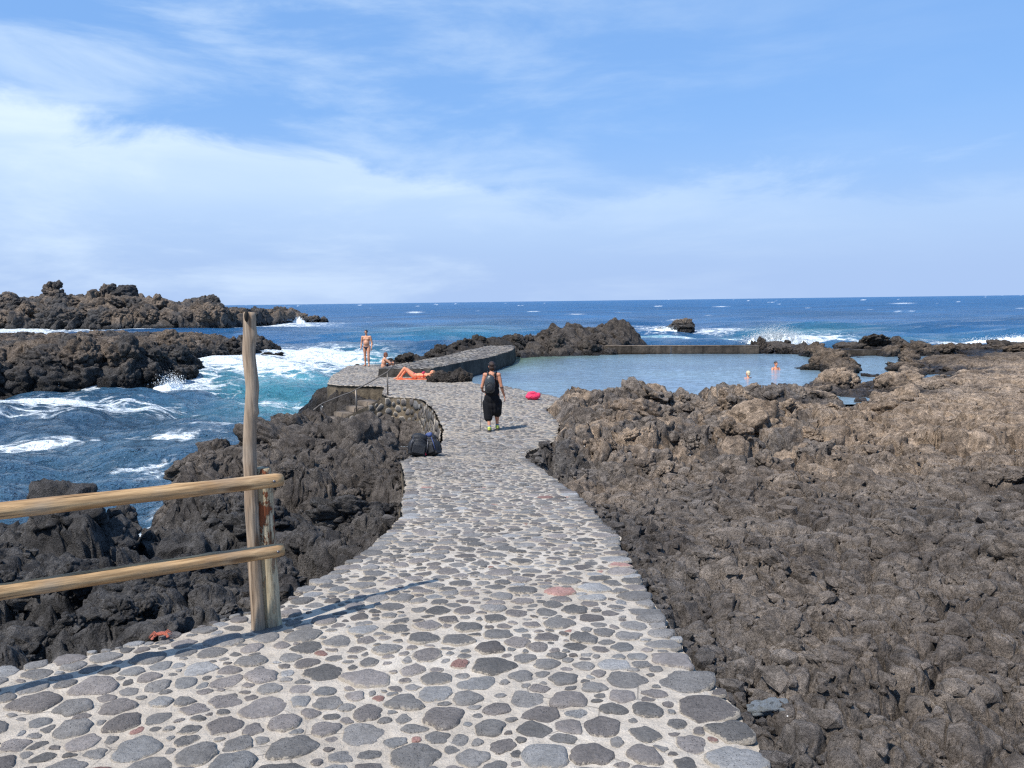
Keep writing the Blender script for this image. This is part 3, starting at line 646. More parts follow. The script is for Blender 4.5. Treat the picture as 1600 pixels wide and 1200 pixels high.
scatter(-8.9, -8.3, 29.0, 35, 4, .25, .45, zlim=(-.4, 9))
scatter(1.0, 3.6, 2.6, 6, 30, .07, .20, sink=.42, edge=.1)
scatter(1.1, 8, 5, 13, 46, .10, .32, sink=.42)
scatter(-8.6, -1.5, 39.8, 50, 34, .3, .8, zlim=(.6, 9))
scatter(-1, 8, 48.8, 54, 34, .35, .95, zlim=(.8, 9))
# ------------------------------------------------------------------ paving: mortar bed
def build_path():
    ys = [-3.0]
    while ys[-1] < 39: ys.append(min(39, ys[-1]+max(.035, ys[-1]*.0085)))
    ys = np.array(ys); nc = 90; ts = np.linspace(0, 1, nc)
    l = path_left(ys); r = path_right(ys)
    X = l[:, None]*(1-ts)+r[:, None]*ts; Y = np.repeat(ys[:, None], nc, 1); Z = surf_z(X, Y)
    edge = np.minimum((X-l[:, None]), (r[:, None]-X)); Z = Z-.03*sstep(.10, 0, edge)
    nr = len(ys); V = np.stack([X, Y, Z], -1).reshape(-1, 3); F = [grid_faces(nr, nc)]
    # side faces down into the rock
    n0 = len(V); A = V.reshape(nr, nc, 3)
    sk = []
    for col, sgn in ((0, -1), (nc-1, 1)):
        c = A[:, col].copy(); m = c.copy(); m[:, 0] += sgn*.02*(1+vnoise2(ys*5, ys*0, 17)); m[:, 2] -= .12; e = c.copy(); e[:, 2] -= .9; e[:, 0] += sgn*.03
        base = n0+sum(len(q) for q in sk); sk.append(m); sk.append(e)
        i = np.arange(nr-1); a = i*nc+col; b = base+i; cc = base+nr+i
        f1 = np.stack([a, b, b+1, a+nc], 1); f2 = np.stack([b, cc, cc+1, b+1], 1)
        if sgn > 0: f1 = f1[:, ::-1]; f2 = f2[:, ::-1]
        F += [f1, f2]
    V = np.concatenate([V]+sk)
    # far end face
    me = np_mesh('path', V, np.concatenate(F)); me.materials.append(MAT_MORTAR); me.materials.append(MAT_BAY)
    ix = np.zeros(len(me.polygons), np.int32); ix[len(F[0]):] = 1; me.polygons.foreach_set('material_index', ix)
    return link_mesh('path', me, None, None, kind='structure')
path = build_path()

# ------------------------------------------------------------------ paving: cobbles
def pack(inside, boxes, passes, seed=3, fixed=()):
    r = random.Random(seed); cell = .3; grid = {}; out = []
    def ok(x, y, rad):
        ci, cj = int(x//cell), int(y//cell)
        for i in range(ci-1, ci+2):
            for j in range(cj-1, cj+2):
                for (a, b, q) in grid.get((i, j), ()):
                    if ((a-x)/1.12)**2+(b-y)**2 < (rad+q)**2*.70: return False
        return True
    def add(x, y, rad): grid.setdefault((int(x//cell), int(y//cell)), []).append((x, y, rad)); out.append((x, y, rad))
    for f in fixed: add(*f)
    for (x0, x1, y0, y1) in boxes:
        area = (x1-x0)*(y1-y0)
        for r0, r1, dens in passes:
            n = int(area*dens); q = np.stack([np.array([r.uniform(x0, x1) for _ in range(n)]), np.array([r.uniform(y0, y1) for _ in range(n)])], 1)
            ins = inside(q[:, 0], q[:, 1])
            for (x, y), g in zip(q, ins):
                rad = r.uniform(r0, r1)
                if g > rad*.55+.012 and ok(x, y, rad): add(x, y, rad)
    return np.array(out)
def outlines(S, inside, gap, na, cap=1.34, p=8.):
    n = len(S); th = np.arange(na)*2*math.pi/na; rr = np.zeros((n, na)); r0 = np.random.default_rng(5)
    ct, st = np.cos(th), np.sin(th)
    ang = r0.uniform(-.5, .5, n)+np.where(r0.random(n) < .25, 1.2, 0); el = r0.uniform(1.0, 1.8, n)
    for a in range(0, n, 400):
        sl = slice(a, min(n, a+400)); dx = S[None, :, 0]-S[sl, None, 0]; dy = S[None, :, 1]-S[sl, None, 1]
        d = np.hypot(dx, dy); d[d < 1e-9] = 1e9
        K = min(14, n-1); idx = np.argpartition(d, K, 1)[:, :K]; I = np.arange(d.shape[0])[:, None]
        dd = d[I, idx]; ux = dx[I, idx]/dd; uy = dy[I, idx]/dd
        b = (dd*dd+S[sl, None, 2]**2-S[idx, 2]**2)/(2*dd); b = np.maximum(b, dd*.2)
        c = ux[:, :, None]*ct+uy[:, :, None]*st
        inv = np.where(c > .05, c, 0)/np.maximum(b, 1e-3)[:, :, None]
        t = th[None]-ang[sl, None]; e = el[sl, None]
        own = 1/np.sqrt((np.cos(t)/(e**.5))**2+(np.sin(t)*(e**.5))**2)*S[sl, None, 2]*cap
        tot = (inv**p).sum(1)+(1/own)**p
        rr[sl] = tot**(-1/p)
    g = inside(S[:, 0], S[:, 1])
    rr = np.minimum(rr-gap(n)[:, None], np.maximum(g[:, None], .02)/np.maximum(np.abs(ct), .25)[None]*.97+.0)
    h = np.stack([vnoise2(S[:, 0]*40+1.3*np.cos(t), S[:, 1]*40+1.3*np.sin(t), 77) for t in th], 1)
    h2 = np.stack([vnoise2(S[:, 0]*90+3.2*np.cos(t), S[:, 1]*90+3.2*np.sin(t), 79) for t in th], 1)
    rr = rr*(1+.24*h+.05*h2)
    return np.maximum(rr, .012), th
def stone_geo(cx, cy, r, th, h, zf, rings=((1.0, -.012), (.97, .35), (.86, .78), (.6, 1.0)), tilt=(0, 0)):
    """one cobble: rings of vertices; returns V, F"""
    na = len(th); V = []
    for q, zz in rings:
        x = cx+np.cos(th)*r*q; y = cy+np.sin(th)*r*q
        z = zf(x, y)+(zz*h if zz > 0 else zz)
        if zz > 0: z = z+(x-cx)*tilt[0]+(y-cy)*tilt[1]+.0035*vnoise2(x*26, y*26, 63)
        V.append(np.stack([x, y, z], 1))
    na_ = na; c = np.array([[cx, cy, float(zf(np.array([cx]), np.array([cy]))[0])+h*1.03]]); V.append(c); V = np.concatenate(V)
    nr = len(rings); F4 = [[i*na+j, i*na+(j+1) % na, (i+1)*na+(j+1) % na, (i+1)*na+j] for i in range(nr-1) for j in range(na)]
    F3 = [[(nr-1)*na+j, (nr-1)*na+(j+1) % na, nr*na] for j in range(na)]
    return V, np.array(F4), np.array(F3)
def tint_of(r0, far=0., dark=1.):
    return tuple(dark*q for q in _tint(r0, far))
def _tint(r0, far):
    v = r0.uniform(.095, .215)*(1-.05*far); k = r0.random()
    if k < .009 and not far: return (v*1.75, v*1.0, v*.84)
    if k < .32: return (v*1.12, v*1.0, v*.93)
    if k < .45: return (v*1.45, v*1.42, v*1.38)
    return (v*1.06, v*1.0, v*.94)
def lay_stones(parent, S, rr, th, zf, n_parts, key, far_y=9., part_name='stone', stuff_name='cobbles', mat=None, xf=None, hs=(.005, .017), lab=None, dark=1.):
    r0 = random.Random(9); order = sorted(range(len(S)), key=key); V = []; F3 = []; F4 = []; T = []; RM = []; off = 0
    mat = mat or MAT_STONE
    for k, i in enumerate(order):
        cx, cy, _ = S[i]; near = cy < far_y
        st = 1 if k < n_parts and near else (2 if near else 3)
        r = rr[i][::st]; t = th[::st]; h = r0.uniform(*hs)*min(1, max(.5, rr[i].mean()/.07)); col = tint_of(r0, 0 if near else 1, dark)
        rings = ((1.0, -.012), (.97, .35), (.86, .78), (.6, 1.0)) if near else ((1.0, -.012), (.86, .8))
        v, f4, f3 = stone_geo(cx, cy, r, t, h, zf, rings, (r0.uniform(-.05, .05), r0.uniform(-.05, .05)))
        if xf is not None: v = xf(v)
        rim = np.concatenate([np.full(len(t), w_) for w_ in ((1., .93, .6, .25) if near else (1., .82))]+[[0.]])
        if k < n_parts:
            c = v[-1].copy(); me = np_mesh(part_name, v-c, [f4, f3], True, {'tint': np.tile(col, (len(v), 1)), 'rim': rim})
            o = link_mesh(part_name, me, parent, mat); o.location = c
            if lab: lab(o, col, k)
        else:
            F4.append(f4+off); F3.append(f3+off); V.append(v); RM.append(rim); T.append(np.tile(col, (len(v), 1))); off += len(v)
    if V:
        me = np_mesh(stuff_name, np.concatenate(V), [np.concatenate(F4), np.concatenate(F3)], True, {'tint': np.concatenate(T), 'rim': np.concatenate(RM)})
        link_mesh(stuff_name, me, parent, mat, kind='stuff')
pin = lambda x, y: -path_gap(x, y)
er = random.Random(21); fixed = []
yy = 1.9
while yy < 16:                                    # kerb-like run of larger stones down both margins
    rad = er.uniform(.05, .10)*(1.3 if yy < 3.4 else 1)
    fixed.append((float(np.interp(yy, Ry, Rx))-rad*1.15, yy, rad)); yy += rad*1.95
yy = 4.6
while yy < 16:
    rad = er.uniform(.05, .09); fixed.append((float(np.interp(yy, Ly, Lx))+rad*1.15, yy, rad)); yy += rad*2.0
fixed += [(-.62, 3.13, .10)]
near_pass = ((.072, .105, 12), (.054, .078, 90), (.038, .056, 240), (.018, .032, 420))
far_pass = ((.085, .11, 20), (.06, .09, 90), (.045, .06, 160))
S = pack(pin, [(-4.6, 1.0, 1.75, 4.0), (-2.0, 1.0, 4.0, 14)], near_pass, 3, fixed)
S2 = pack(pin, [(-2.2, 1.7, 14.15, 19), (-5.5, 1.8, 19, 29), (-8.4, -1.6, 29, 39)], far_pass, 4)
S = np.concatenate([S, S2])
rr, th = outlines(S, pin, lambda n: np.random.default_rng(2).uniform(.001, .010, n), 28)
def stone_label(o, col, k):
    if col[0] > col[1]*1.6: o['label'] = 'reddish cobble'
lay_stones(path, S, rr, th, surf_z, 300, lambda i: (S[i][1]+abs(S[i][0])*.25)/max(S[i][2], .02)**.5, lab=stone_label)

# broken clinker lying over the lava: far too many small bits to count
def clinker():
    r = np.random.default_rng(88); vs = []
    bm = bmesh.new(); bmesh.ops.create_icosphere(bm, subdivisions=1, radius=1); P = np.array([v.co[:] for v in bm.verts]); F = np.array([[v.index for v in f.verts] for f in bm.faces]); bm.free()
    for i in range(10): q = P*(1+r.normal(0, .20, (len(P), 1))); q *= r.uniform(.7, 1.2, 3); vs.append(q)
    n = 4200; y = 2.1+r.random(n)**1.5*13; side = r.random(n)
    x = np.where(side < .72, path_right(y)+.02+r.random(n)**1.6*(.9*y), path_left(y)-.02-r.random(n)**1.5*(.55*y))
    edge = r.random(n) < .16; x = np.where(edge, np.where(side < .6, path_right(y)+r.uniform(-.01, .12, n), path_left(y)-r.uniform(-.01, .12, n)), x)
    b = base_h(x, y); h = clip_to_path(x, y, ground(x, y, b)); ok = (h > .5) & (path_gap(x, y) > -.02)
    x, y, h = x[ok], y[ok], h[ok]; n = len(x); s = r.uniform(.006, .020, n)*(1+.12*y)*(1+1.6*(r.random(n) < .10))
    A = r.uniform(0, 6.28, n); V = []; 
    for i in range(n):
        q = vs[i % 10]*s[i]; c, k = math.cos(A[i]), math.sin(A[i]); V.append(np.stack([q[:, 0]*c-q[:, 1]*k+x[i], q[:, 0]*k+q[:, 1]*c+y[i], q[:, 2]*.8+h[i]+s[i]*.3], 1))
    Fa = (F[None]+(np.arange(n)*len(P))[:, None, None]).reshape(-1, 3)
    link_mesh('clinker', np_mesh('clinker', np.concatenate(V), Fa, False), None, MAT_LAVA, kind='stuff')
clinker()
for i, (p, q, n, s0, s1) in enumerate((((14.6, 49.7), (18.3, 48.2), 7, .45, .8), ((18.3, 48), (18.2, 44), 6, .5, .85), ((18.2, 44), (16.9, 40), 6, .5, .8), ((16.9, 40), (15.2, 35.5), 7, .45, .75), ((15.2, 35.5), (13.8, 31.5), 6, .45, .7), ((21.9, 42.3), (17.6, 33.5), 9, .35, .7), ((22.8, 45.6), (30, 47.5), 8, .5, .9))):
    for k in range(n):
        t = (k+rnd.uniform(-.3, .3))/max(1, n-1); s = rnd.uniform(s0, s1); put_rock((p[0]+(q[0]-p[0])*t+rnd.uniform(-.3, .3), p[1]+(q[1]-p[1])*t, 1.2+s*.12), s, land, None, (1.15, 1, .75))
# ------------------------------------------------------------------ far headlands (left)
FR = np.array(FAR_RIDGE)
def far_head(x, y):
    u = x/y; top = np.interp(u, FR[:, 0], FR[:, 1]); top = top-1.9*sstep(2, 6, top); sh = np.interp(u, FR[:, 0], FR[:, 2])
    t = y-sh+3.0*fbm2(u*60, y*.03, 3, 401)
    h = -1.2+sstep(0, 2.2, t)*(2.8+.9*fbm2(u*45, y*.06, 3, 405))+1.2
    h = np.where(t > 0, np.minimum(h, top+.3), -1.2+0*h)
    h = h+sstep(1.5, 14, t)*np.maximum(top-2.6, 0)*1.0
    return np.where(t > 0, np.minimum(h, np.maximum(top, .5)), -1.2), t
def build_patch(name, u0, u1, du, d0, d1, dv, fn, mat, amp, Ls, keepz=-.8, **k):
    us = np.arange(u0, u1, du); vs_ = np.exp(np.arange(math.log(d0), math.log(d1), dv))
    U, Y = np.meshgrid(us, vs_); X = U*Y; h, t = fn(X, Y)
    keep = h > keepz; x = X[keep]; y = Y[keep]; hh = h[keep]
    a = amp*sstep(-.2, 1.5, hh+1.0)*(1 if amp < 1 else .3+.7*sstep(1.5, 6.5, hh))
    for L, w, sd in Ls: hh = hh+a*w*(lumps(x, y, L, sd)-.2)
    V = np.zeros((X.size, 3)); V[:, 0] = X.ravel(); V[:, 1] = Y.ravel(); V[keep.ravel(), 2] = hh
    q = max(Ls[0][0]*.22, .2)
    V[keep.ravel(), 0] += q*fbm2(x/q*.3, y/q*.3+hh/q*.5, 3, 501); V[keep.ravel(), 1] += q*fbm2(x/q*.3+hh/q*.5, y/q*.3, 3, 502)
    F = grid_faces(*X.shape, keep); V, F, _ = compact(V, F)
    return link_mesh(name, np_mesh(name, V, F), None, mat, kind='structure', **k)
headland = build_patch('headland', -.80, -.258, .0014, 143, 215, .0035, far_head, MAT_LAVA_SEA, 1.0, ((11, 1.7, 601), (4.2, 1.1, 611), (1.7, .5, 621)))
hr = random.Random(31)
def far1(x, y):
    h, t = far_head(np.array([x]), np.array([y])); return float(h[0])
n = 0
while n < 150:
    u = hr.uniform(-.72, -.262); sh = float(np.interp(u, FR[:, 0], FR[:, 2])); top = float(np.interp(u, FR[:, 0], FR[:, 1]))
    dd = hr.choice([hr.uniform(.5, 4), hr.uniform(3, 10), hr.uniform(7, 12)]); y = sh+dd; x = u*y; h = far1(x, y)
    if h < -.5: continue
    s = hr.uniform(.8, 2.6)*min(1, .35+top/9)
    put_rock((x, y, h-s*.25+.2), s, headland, ROCKS_SEA, (1.1, 1, 1.0), hr); n += 1
for (u, dz, s) in ((-.596, 0, 1.15), (-.585, .2, 1.0), (-.5925, -1.3, 1.8), (-.571, -1.4, 1.5), (-.52, -1., 2.2), (-.500, -1., 2.3), (-.385, -.9, 1.5)):
    top = float(np.interp(u, FR[:, 0], FR[:, 1])); y = float(np.interp(u, FR[:, 0], FR[:, 2]))+12; put_rock((u*y, y, top+dz), s, headland, ROCKS_SEA, (1, 1, 1.05), hr)

PROM = [(-60, 36), (-34, 41.2), (-27.9, 41.6), (-25.2, 42.1), (-21.7, 43.2), (-20.2, 46), (-20.6, 50), (-22.6, 54), (-24.4, 58), (-25.0, 62), (-24.6, 67), (-23.0, 70.5), (-22.2, 73.5), (-25, 76), (-33, 80), (-60, 84)]
def poly_sd(x, y, P):
    P = np.array(P, float); d = np.full(x.shape, 1e9); ins = np.zeros(x.shape, bool)
    for (ax, ay), (bx, by) in zip(P, np.roll(P, -1, 0)):
        ex, ey = bx-ax, by-ay; t = np.clip(((x-ax)*ex+(y-ay)*ey)/(ex*ex+ey*ey), 0, 1)
        d = np.minimum(d, np.hypot(x-ax-t*ex, y-ay-t*ey))
        c = (ay > y) != (by > y); ins ^= c & (x < (bx-ax)*(y-ay)/((by-ay) if by != ay else 1e-9)+ax)
    return np.where(ins, d, -d)
def prom_h(x, y):
    s = poly_sd(x, y, PROM)+.9*fbm2(x*.35, y*.35, 3, 701)
    top = 2.15+.25*fbm2(x*.12, y*.12, 3, 711)-.3*sstep(58, 64, y)-1.1*sstep(60, 70, y)*sstep(-29, -24, x)-.5*sstep(50, 58, y)*sstep(-30, -24, x)+.25*sstep(-33, -27, x)*sstep(60, 50, y)
    h = -1.+sstep(-.2, 1.3, s)*(top*.62+1.)+sstep(.8, 3.6, s)*top*.38
    return np.where(s > -.4, h, -1.2), s
promontory = build_patch('promontory', -.82, -.26, .0016, 39, 88, .0034, prom_h, MAT_LAVA_SEA, .6, ((2.8, .8, 721), (1.2, .45, 731), (.5, .16, 741)))
n = 0
P_ = np.array(PROM, float)
while n < 175:
    k = hr.randrange(1, 13); t = hr.random(); e = P_[k+1]-P_[k]; nrm = np.array([-e[1], e[0]])/np.hypot(*e); off = hr.choice((0, .2, .6, 1.2, 1.8))
    p = P_[k]+e*t+nrm*off; 
    h, s_ = prom_h(np.array([p[0]]), np.array([p[1]]))
    if s_[0] < -.6: continue
    s = hr.uniform(.35, 1.0)*(1.25 if p[1] < 46 else 1); z = {0: hr.uniform(-.2, .9), .2: hr.uniform(0, 1.4), .6: hr.uniform(.4, 1.9), 1.2: hr.uniform(1.2, 2.3), 1.8: hr.uniform(1.7, 2.6)}[off]
    z *= .5 if p[1] > 62 else .82
    put_rock((p[0], p[1], z), s, promontory, ROCKS_SEA, (1, 1, .95), hr); n += 1
for x, y, s in ((-37, 52, .8), (-34.5, 49, .5), (-29, 52, .6), (-31, 57, .9), (-26.5, 50, .7), (-40, 62, .9)): put_rock((x, y, 2.15), s, promontory, ROCKS_SEA, (1, 1, .7), hr)

# ------------------------------------------------------------------ sea
def wave_h(x, y, r):
    h = np.zeros_like(x); dx = np.zeros_like(x); dy = np.zeros_like(x); q = np.random.default_rng(77)
    spacing = np.maximum(r*r*.9/5640, r*.0022)
    wx = x+1.2*vnoise2(x*.08, y*.08, 801); wy = y+1.2*vnoise2(x*.08+5, y*.08, 802)
    for i in range(44):
        L = .55*(1.115**i); a = q.normal(-1.85, .55); ph = q.uniform(0, 6.28); k = 2*math.pi/L; cx, cy = math.cos(a), math.sin(a)
        am = .0155*L**.93*q.uniform(.5, 1.2)*(1 if L < 12 else 12/L)
        f = sstep(2.2, 4.5, L/spacing); p = k*(wx*cx+wy*cy)+ph
        h += am*f*(np.sin(p)+.22*np.sin(2*p+.6)); dx -= .7*am*f*cx*np.cos(p); dy -= .7*am*f*cy*np.cos(p)
    return h, dx, dy
def zones(x, y, Z):
    u = x/y; w = 1/y; r = np.zeros_like(x)
    for (u0, w0, su, sw, a) in Z: r = np.maximum(r, a*np.exp(-((u-u0)/su)**2*.8-((w-w0)/sw)**2*.8))
    return r
def build_sea():
    us = np.concatenate([np.linspace(-1.5, -.9, 12)[:-1], np.arange(-.9, .9, .0024), np.linspace(.9, 1.5, 12)])
    p = np.concatenate([[.18, .3, .5, .8, 1.2, 1.8], np.arange(2.5, 480, .95), [520, 600, 750]]); ys = (5640/p)[::-1]
    U, Y = np.meshgrid(us, ys); X = U*Y
    b = base_h(X, np.minimum(Y, 110)); b = np.where(Y > 100, -3, b)
    keep = ~((b > .75) & (Y < 60))
    x = X.ravel(); y = Y.ravel(); r = np.hypot(x, y)
    h, dx, dy = wave_h(x, y, r)
    calm = 1-.15*sstep(40, 18, y); h = h*calm
    foam = zones(x, y, FOAM_ZONES); sh = zones(x, y, SHALLOW_ZONES)
    bb = b.ravel(); m = y < 75
    shore = np.where(m, sstep(-.95, -.05, bb)*.55, 0)
    _, s = prom_h(x, y); shore = np.maximum(shore, np.where((y > 35) & (y < 90), sstep(-1.3, -.1, s)*.55, 0))
    _, t = far_head(x, y); shore = np.maximum(shore, np.where((y > 130) & (y < 215) & (x/y < -.262), sstep(-3.5, -.5, t)*.8, 0))
    foam = np.maximum(foam, shore*(.75+.5*vnoise2(x*.15, y*.15, 811)))
    caps = sstep(.62, .8, vnoise2(x*.035, y*.06, 821)+.25*vnoise2(x*.2, y*.2, 822))*sstep(90, 200, y)*.8
    foam = np.maximum(foam, caps)
    h = h+.05*sstep(.3, 1., foam)*fbm2(x*1.5, y*1.5, 3, 831)
    sh = np.maximum(sh, .25*shore)
    # breaking swell behind the far wall and on the right
    bre = np.exp(-((x-26.)/3.6)**2-((y-75.5)/2.3)**2)*.75*(.6+.4*np.abs(fbm2(x*1.1, y*1.1, 4, 841))*2)+np.exp(-((x-53)/9)**2-((y-80)/3)**2)*.9*(.6+.5*fbm2(x*.6, y*.6, 4, 842))
    bre = bre+.5*np.exp(-((y-118-.1*x)/8)**2)*sstep(10, 40, x)+.35*np.exp(-((y-92+.05*x)/5)**2)*sstep(30, 60, x)*sstep(90, 60, x)
    V = np.stack([x+dx, y+dy, h+bre], 1); F = grid_faces(*X.shape, keep)
    V, F, A = compact(V, F, {'foam': foam, 'shallow': sh})
    return link_mesh('sea', np_mesh('sea', V, F, True, A), None, MAT_SEA, kind='structure')
sea = build_sea()

# pool water: one level sheet between walls and rocks
def build_pool():
    ys = np.concatenate([np.arange(25, 49.6, .12)]); xs = np.arange(-4.2, 26, .14)
    X, Y = np.meshgrid(xs, ys); x = X.ravel(); y = Y.ravel()
    z = 1.2+.010*fbm2(x*.9, y*1.8, 4, 901)+.004*vnoise2(x*3, y*5, 905)
    # rings spreading from the bathers
    green = np.exp(-((x-.2)/2.2)**2-((y-45)/4.5)**2)*.9+np.exp(-((x-3)/3.5)**2-((y-48)/1.6)**2)*.5
    wallx = np.interp(ys, CRy, CRx)-.3; far = 50.3-(X-6.3)*.184
    keep = (X > wallx[:, None]) & (X > np.interp(Y, Ry, Rx)-.25) & (Y < far+.15)
    keep &= ~((X > 24.5) & (Y < 33))
    V = np.stack([x, y, z], 1); F = grid_faces(*X.shape, keep); V, F, A = compact(V, F, {'foam': x*0, 'shallow': green})
    return link_mesh('pool_water', np_mesh('pool_water', V, F, True, A), None, MAT_POOL, kind='structure')
pool_water = build_pool()

# ------------------------------------------------------------------ white water thrown up on the rocks
def splash(name, cx, cy, wx, wy, hh, n, seed, **k):
    r = np.random.default_rng(seed); m = MB()
    nx, ny = 56, 16; u = np.linspace(-1, 1, nx); v = np.linspace(-1, 1, ny); U, W = np.meshgrid(u, v)
    x = U*wx; y = W*wy
    e = np.clip(1-(U**2+W**2), 0, 1)**.6
    z = e*hh*(.45+.75*np.abs(fbm2(x*1.3+seed, y*1.3, 4, 901+seed))*1.6)-.15
    m.add(np.stack([x+cx, y+cy, z], -1).reshape(-1, 3), grid_faces(ny, nx))
    t = np.array([[1, 1, 1], [1, -1, -1], [-1, 1, -1], [-1, -1, 1]], float); tf = np.array([[0, 1, 2], [0, 3, 1], [0, 2, 3], [1, 3, 2]])
    q = r.normal(0, .42, (n, 2)); q = q[np.abs(q[:, 0]) < 1.1]
    zz = hh*(.3+np.abs(r.normal(0, .42, len(q))))*np.exp(-q[:, 0]**2*.9); sz = r.uniform(.007, .028, len(q))*np.exp(-np.maximum(zz/hh-.7, 0)*1.4)
    P = np.stack([cx+q[:, 0]*wx, cy+q[:, 1]*wy, zz], 1)
    V = (P[:, None]+t[None]*sz[:, None, None]*r.uniform(.6, 1.4, (len(q), 4, 1))).reshape(-1, 3); F = (tf[None]+(np.arange(len(q))*4)[:, None, None]).reshape(-1, 3)
    m.add(V, F)
    return m.build(name, MAT_FOAM, None, kind='stuff', **k)
splash('breaking_wave', 24.6, 71.5, 3.4, 1.0, 1.9, 12000, 1)
splash('breaking_wave', 28.6, 71.5, 2.2, .8, .55, 1500, 2)
splash('breaking_wave', 55, 79, 8.5, 1.0, .75, 3000, 3)
splash('breaking_wave', 22.0, 111.0, 2.4, 1.0, .9, 1500, 4)
splash('breaking_wave', -20.2, 44.8, .9, 1.2, .7, 1500, 5)
splash('breaking_wave', -50.2, 181, 2.0, 1.6, 2.2, 1200, 6)
splash('breaking_wave', -56.5, 179, 2.0, 1.0, 1.4, 900, 7)
splash('breaking_wave', -8.3, 35.5, .5, 1.6, .3, 500, 8)
splash('breaking_wave', 33.9, 57.5, .8, .5, .55, 500, 9)
# ------------------------------------------------------------------ walls, causeway, steps
def build_causeway():
    ys = np.arange(32.2, 48.31, .15); nc = 26; ts = np.linspace(0, 1, nc)
    l = np.interp(ys, CLy, CLx); r = np.interp(ys, CRy, CRx)+.03*vnoise2(ys*1.7, ys*0, 931)
    X = l[:, None]*(1-ts)+r[:, None]*ts; Y = np.repeat(ys[:, None], nc, 1); Z = 1.95+.02*vnoise2(X*1.2, Y*1.2, 933)
    nr = len(ys); top = np.stack([X, Y, Z], -1); V = [top.reshape(-1, 3)]; F = [grid_faces(nr, nc)]; n0 = nr*nc
    def side(line, off, flip, dz):
        nonlocal n0
        k = len(line); rows = 9; q = []
        for i in range(rows):
            t = i/(rows-1); c = line.copy(); c[:, 2] -= dz*t
            c[:, 0] += off[0]*.10*t+(.05*vnoise2(line[:, 0]*2.3+line[:, 1]*2.3, c[:, 2]*2.3, 941) if i else 0); c[:, 1] += off[1]*.1*t; q.append(c)
        V.append(np.concatenate(q)); f = grid_faces(rows, k)+n0
        F.append(f[:, ::-1] if flip else f); n0 += rows*k
    side(top[:, -1].copy(), (1, 0), False, 1.5); side(top[:, 0].copy(), (-1, 0), True, 1.2); side(top[0].copy(), (0, -1), False, .6); side(top[-1].copy(), (0, 1), True, 1.5)
    return link_mesh('causeway', np_mesh('causeway', np.concatenate(V), np.concatenate(F)), None, MAT_WALL_DARK, kind='structure')
causeway = build_causeway()
cin = lambda x, y: -cause_gap(x, y)
SC = pack(cin, [(-5.7, .4, 32, 48.4)], ((.10, .15, 18), (.07, .10, 50)), 8)
rc, thc = outlines(SC, cin, lambda n: np.full(n, .012), 20)
lay_stones(causeway, SC, rc, thc, lambda x, y: 1.95+.02*vnoise2(x*1.2, y*1.2, 933), 0, lambda i: 0, stuff_name='cobbles', dark=.85)

def build_bay_wall():
    ctrl = [(float(np.interp(v, Ly, Lx)), v) for v in np.arange(15.6, 24.2, .6)]+[(-2.87, 24.5), (-3.25, 25.05), (-3.85, 25.28), (-4.4, 25.1), (-5.4, 24.38), (-6.5, 23.6)]
    C_ = np.array(ctrl); sc = np.concatenate([[0], np.cumsum(np.hypot(*np.diff(C_, axis=0).T))]); q = np.linspace(0, sc[-1], 260)
    x = np.interp(q, sc, C_[:, 0]); ys = np.interp(q, sc, C_[:, 1]); k = np.ones(9)/9
    x = np.convolve(np.pad(x, 4, 'edge'), k, 'valid'); ys = np.convolve(np.pad(ys, 4, 'edge'), k, 'valid')
    s = np.concatenate([[0], np.cumsum(np.hypot(np.diff(x), np.diff(ys)))])
    topz = lambda v: path_z(np.interp(v, s, ys))-.03-.98*np.clip((v-(s[-1]-2.6))/2.6, 0, 1)
    tx = np.gradient(x, s); ty = np.gradient(ys, s); nx, ny = -ty, tx          # outward, to the left
    H = 1.45
    root = empty('retaining_wall', (float(x[120]), float(ys[120]), .2), label='curved rubble stone retaining wall rounding the sunken bay below the terrace', cat='wall')
    o = np.array(root.location)
    def xf(v):
        S_ = v[:, 0]; t = v[:, 1]; h = v[:, 2]+.07
        px = np.interp(S_, s, x); py = np.interp(S_, s, ys); a = np.interp(S_, s, nx); b = np.interp(S_, s, ny)
        z = topz(S_)+t; h = h+.10*(-t)
        return np.stack([px+a*h, py+b*h, z], 1)-o
    S_, T_ = np.meshgrid(np.linspace(0, s[-1], 260), np.linspace(0, -H, 16)); v = np.stack([S_.ravel(), T_.ravel(), .03*vnoise2(S_.ravel()*2, T_.ravel()*2, 951)], 1)
    link_mesh('mortar', np_mesh('mortar', xf(v), grid_faces(16, 260)[:, ::-1]), root, MAT_BAY)
    ins = lambda a, b: np.minimum(np.minimum(a-.02, s[-1]-a), np.minimum(-.01-b, b+H))
    P = pack(ins, [(0, s[-1], -H, 0)], ((.13, .17, 10), (.09, .13, 34), (.06, .09, 60)), 12)
    r_, t_ = outlines(P, ins, lambda n: np.full(n, .015), 20)
    lay_stones(root, P, r_, t_, lambda a, b: np.zeros_like(a), 300, lambda i: -P[i][2], far_y=-99, stuff_name='rubble', xf=xf, hs=(.02, .04), dark=.62)
build_bay_wall()

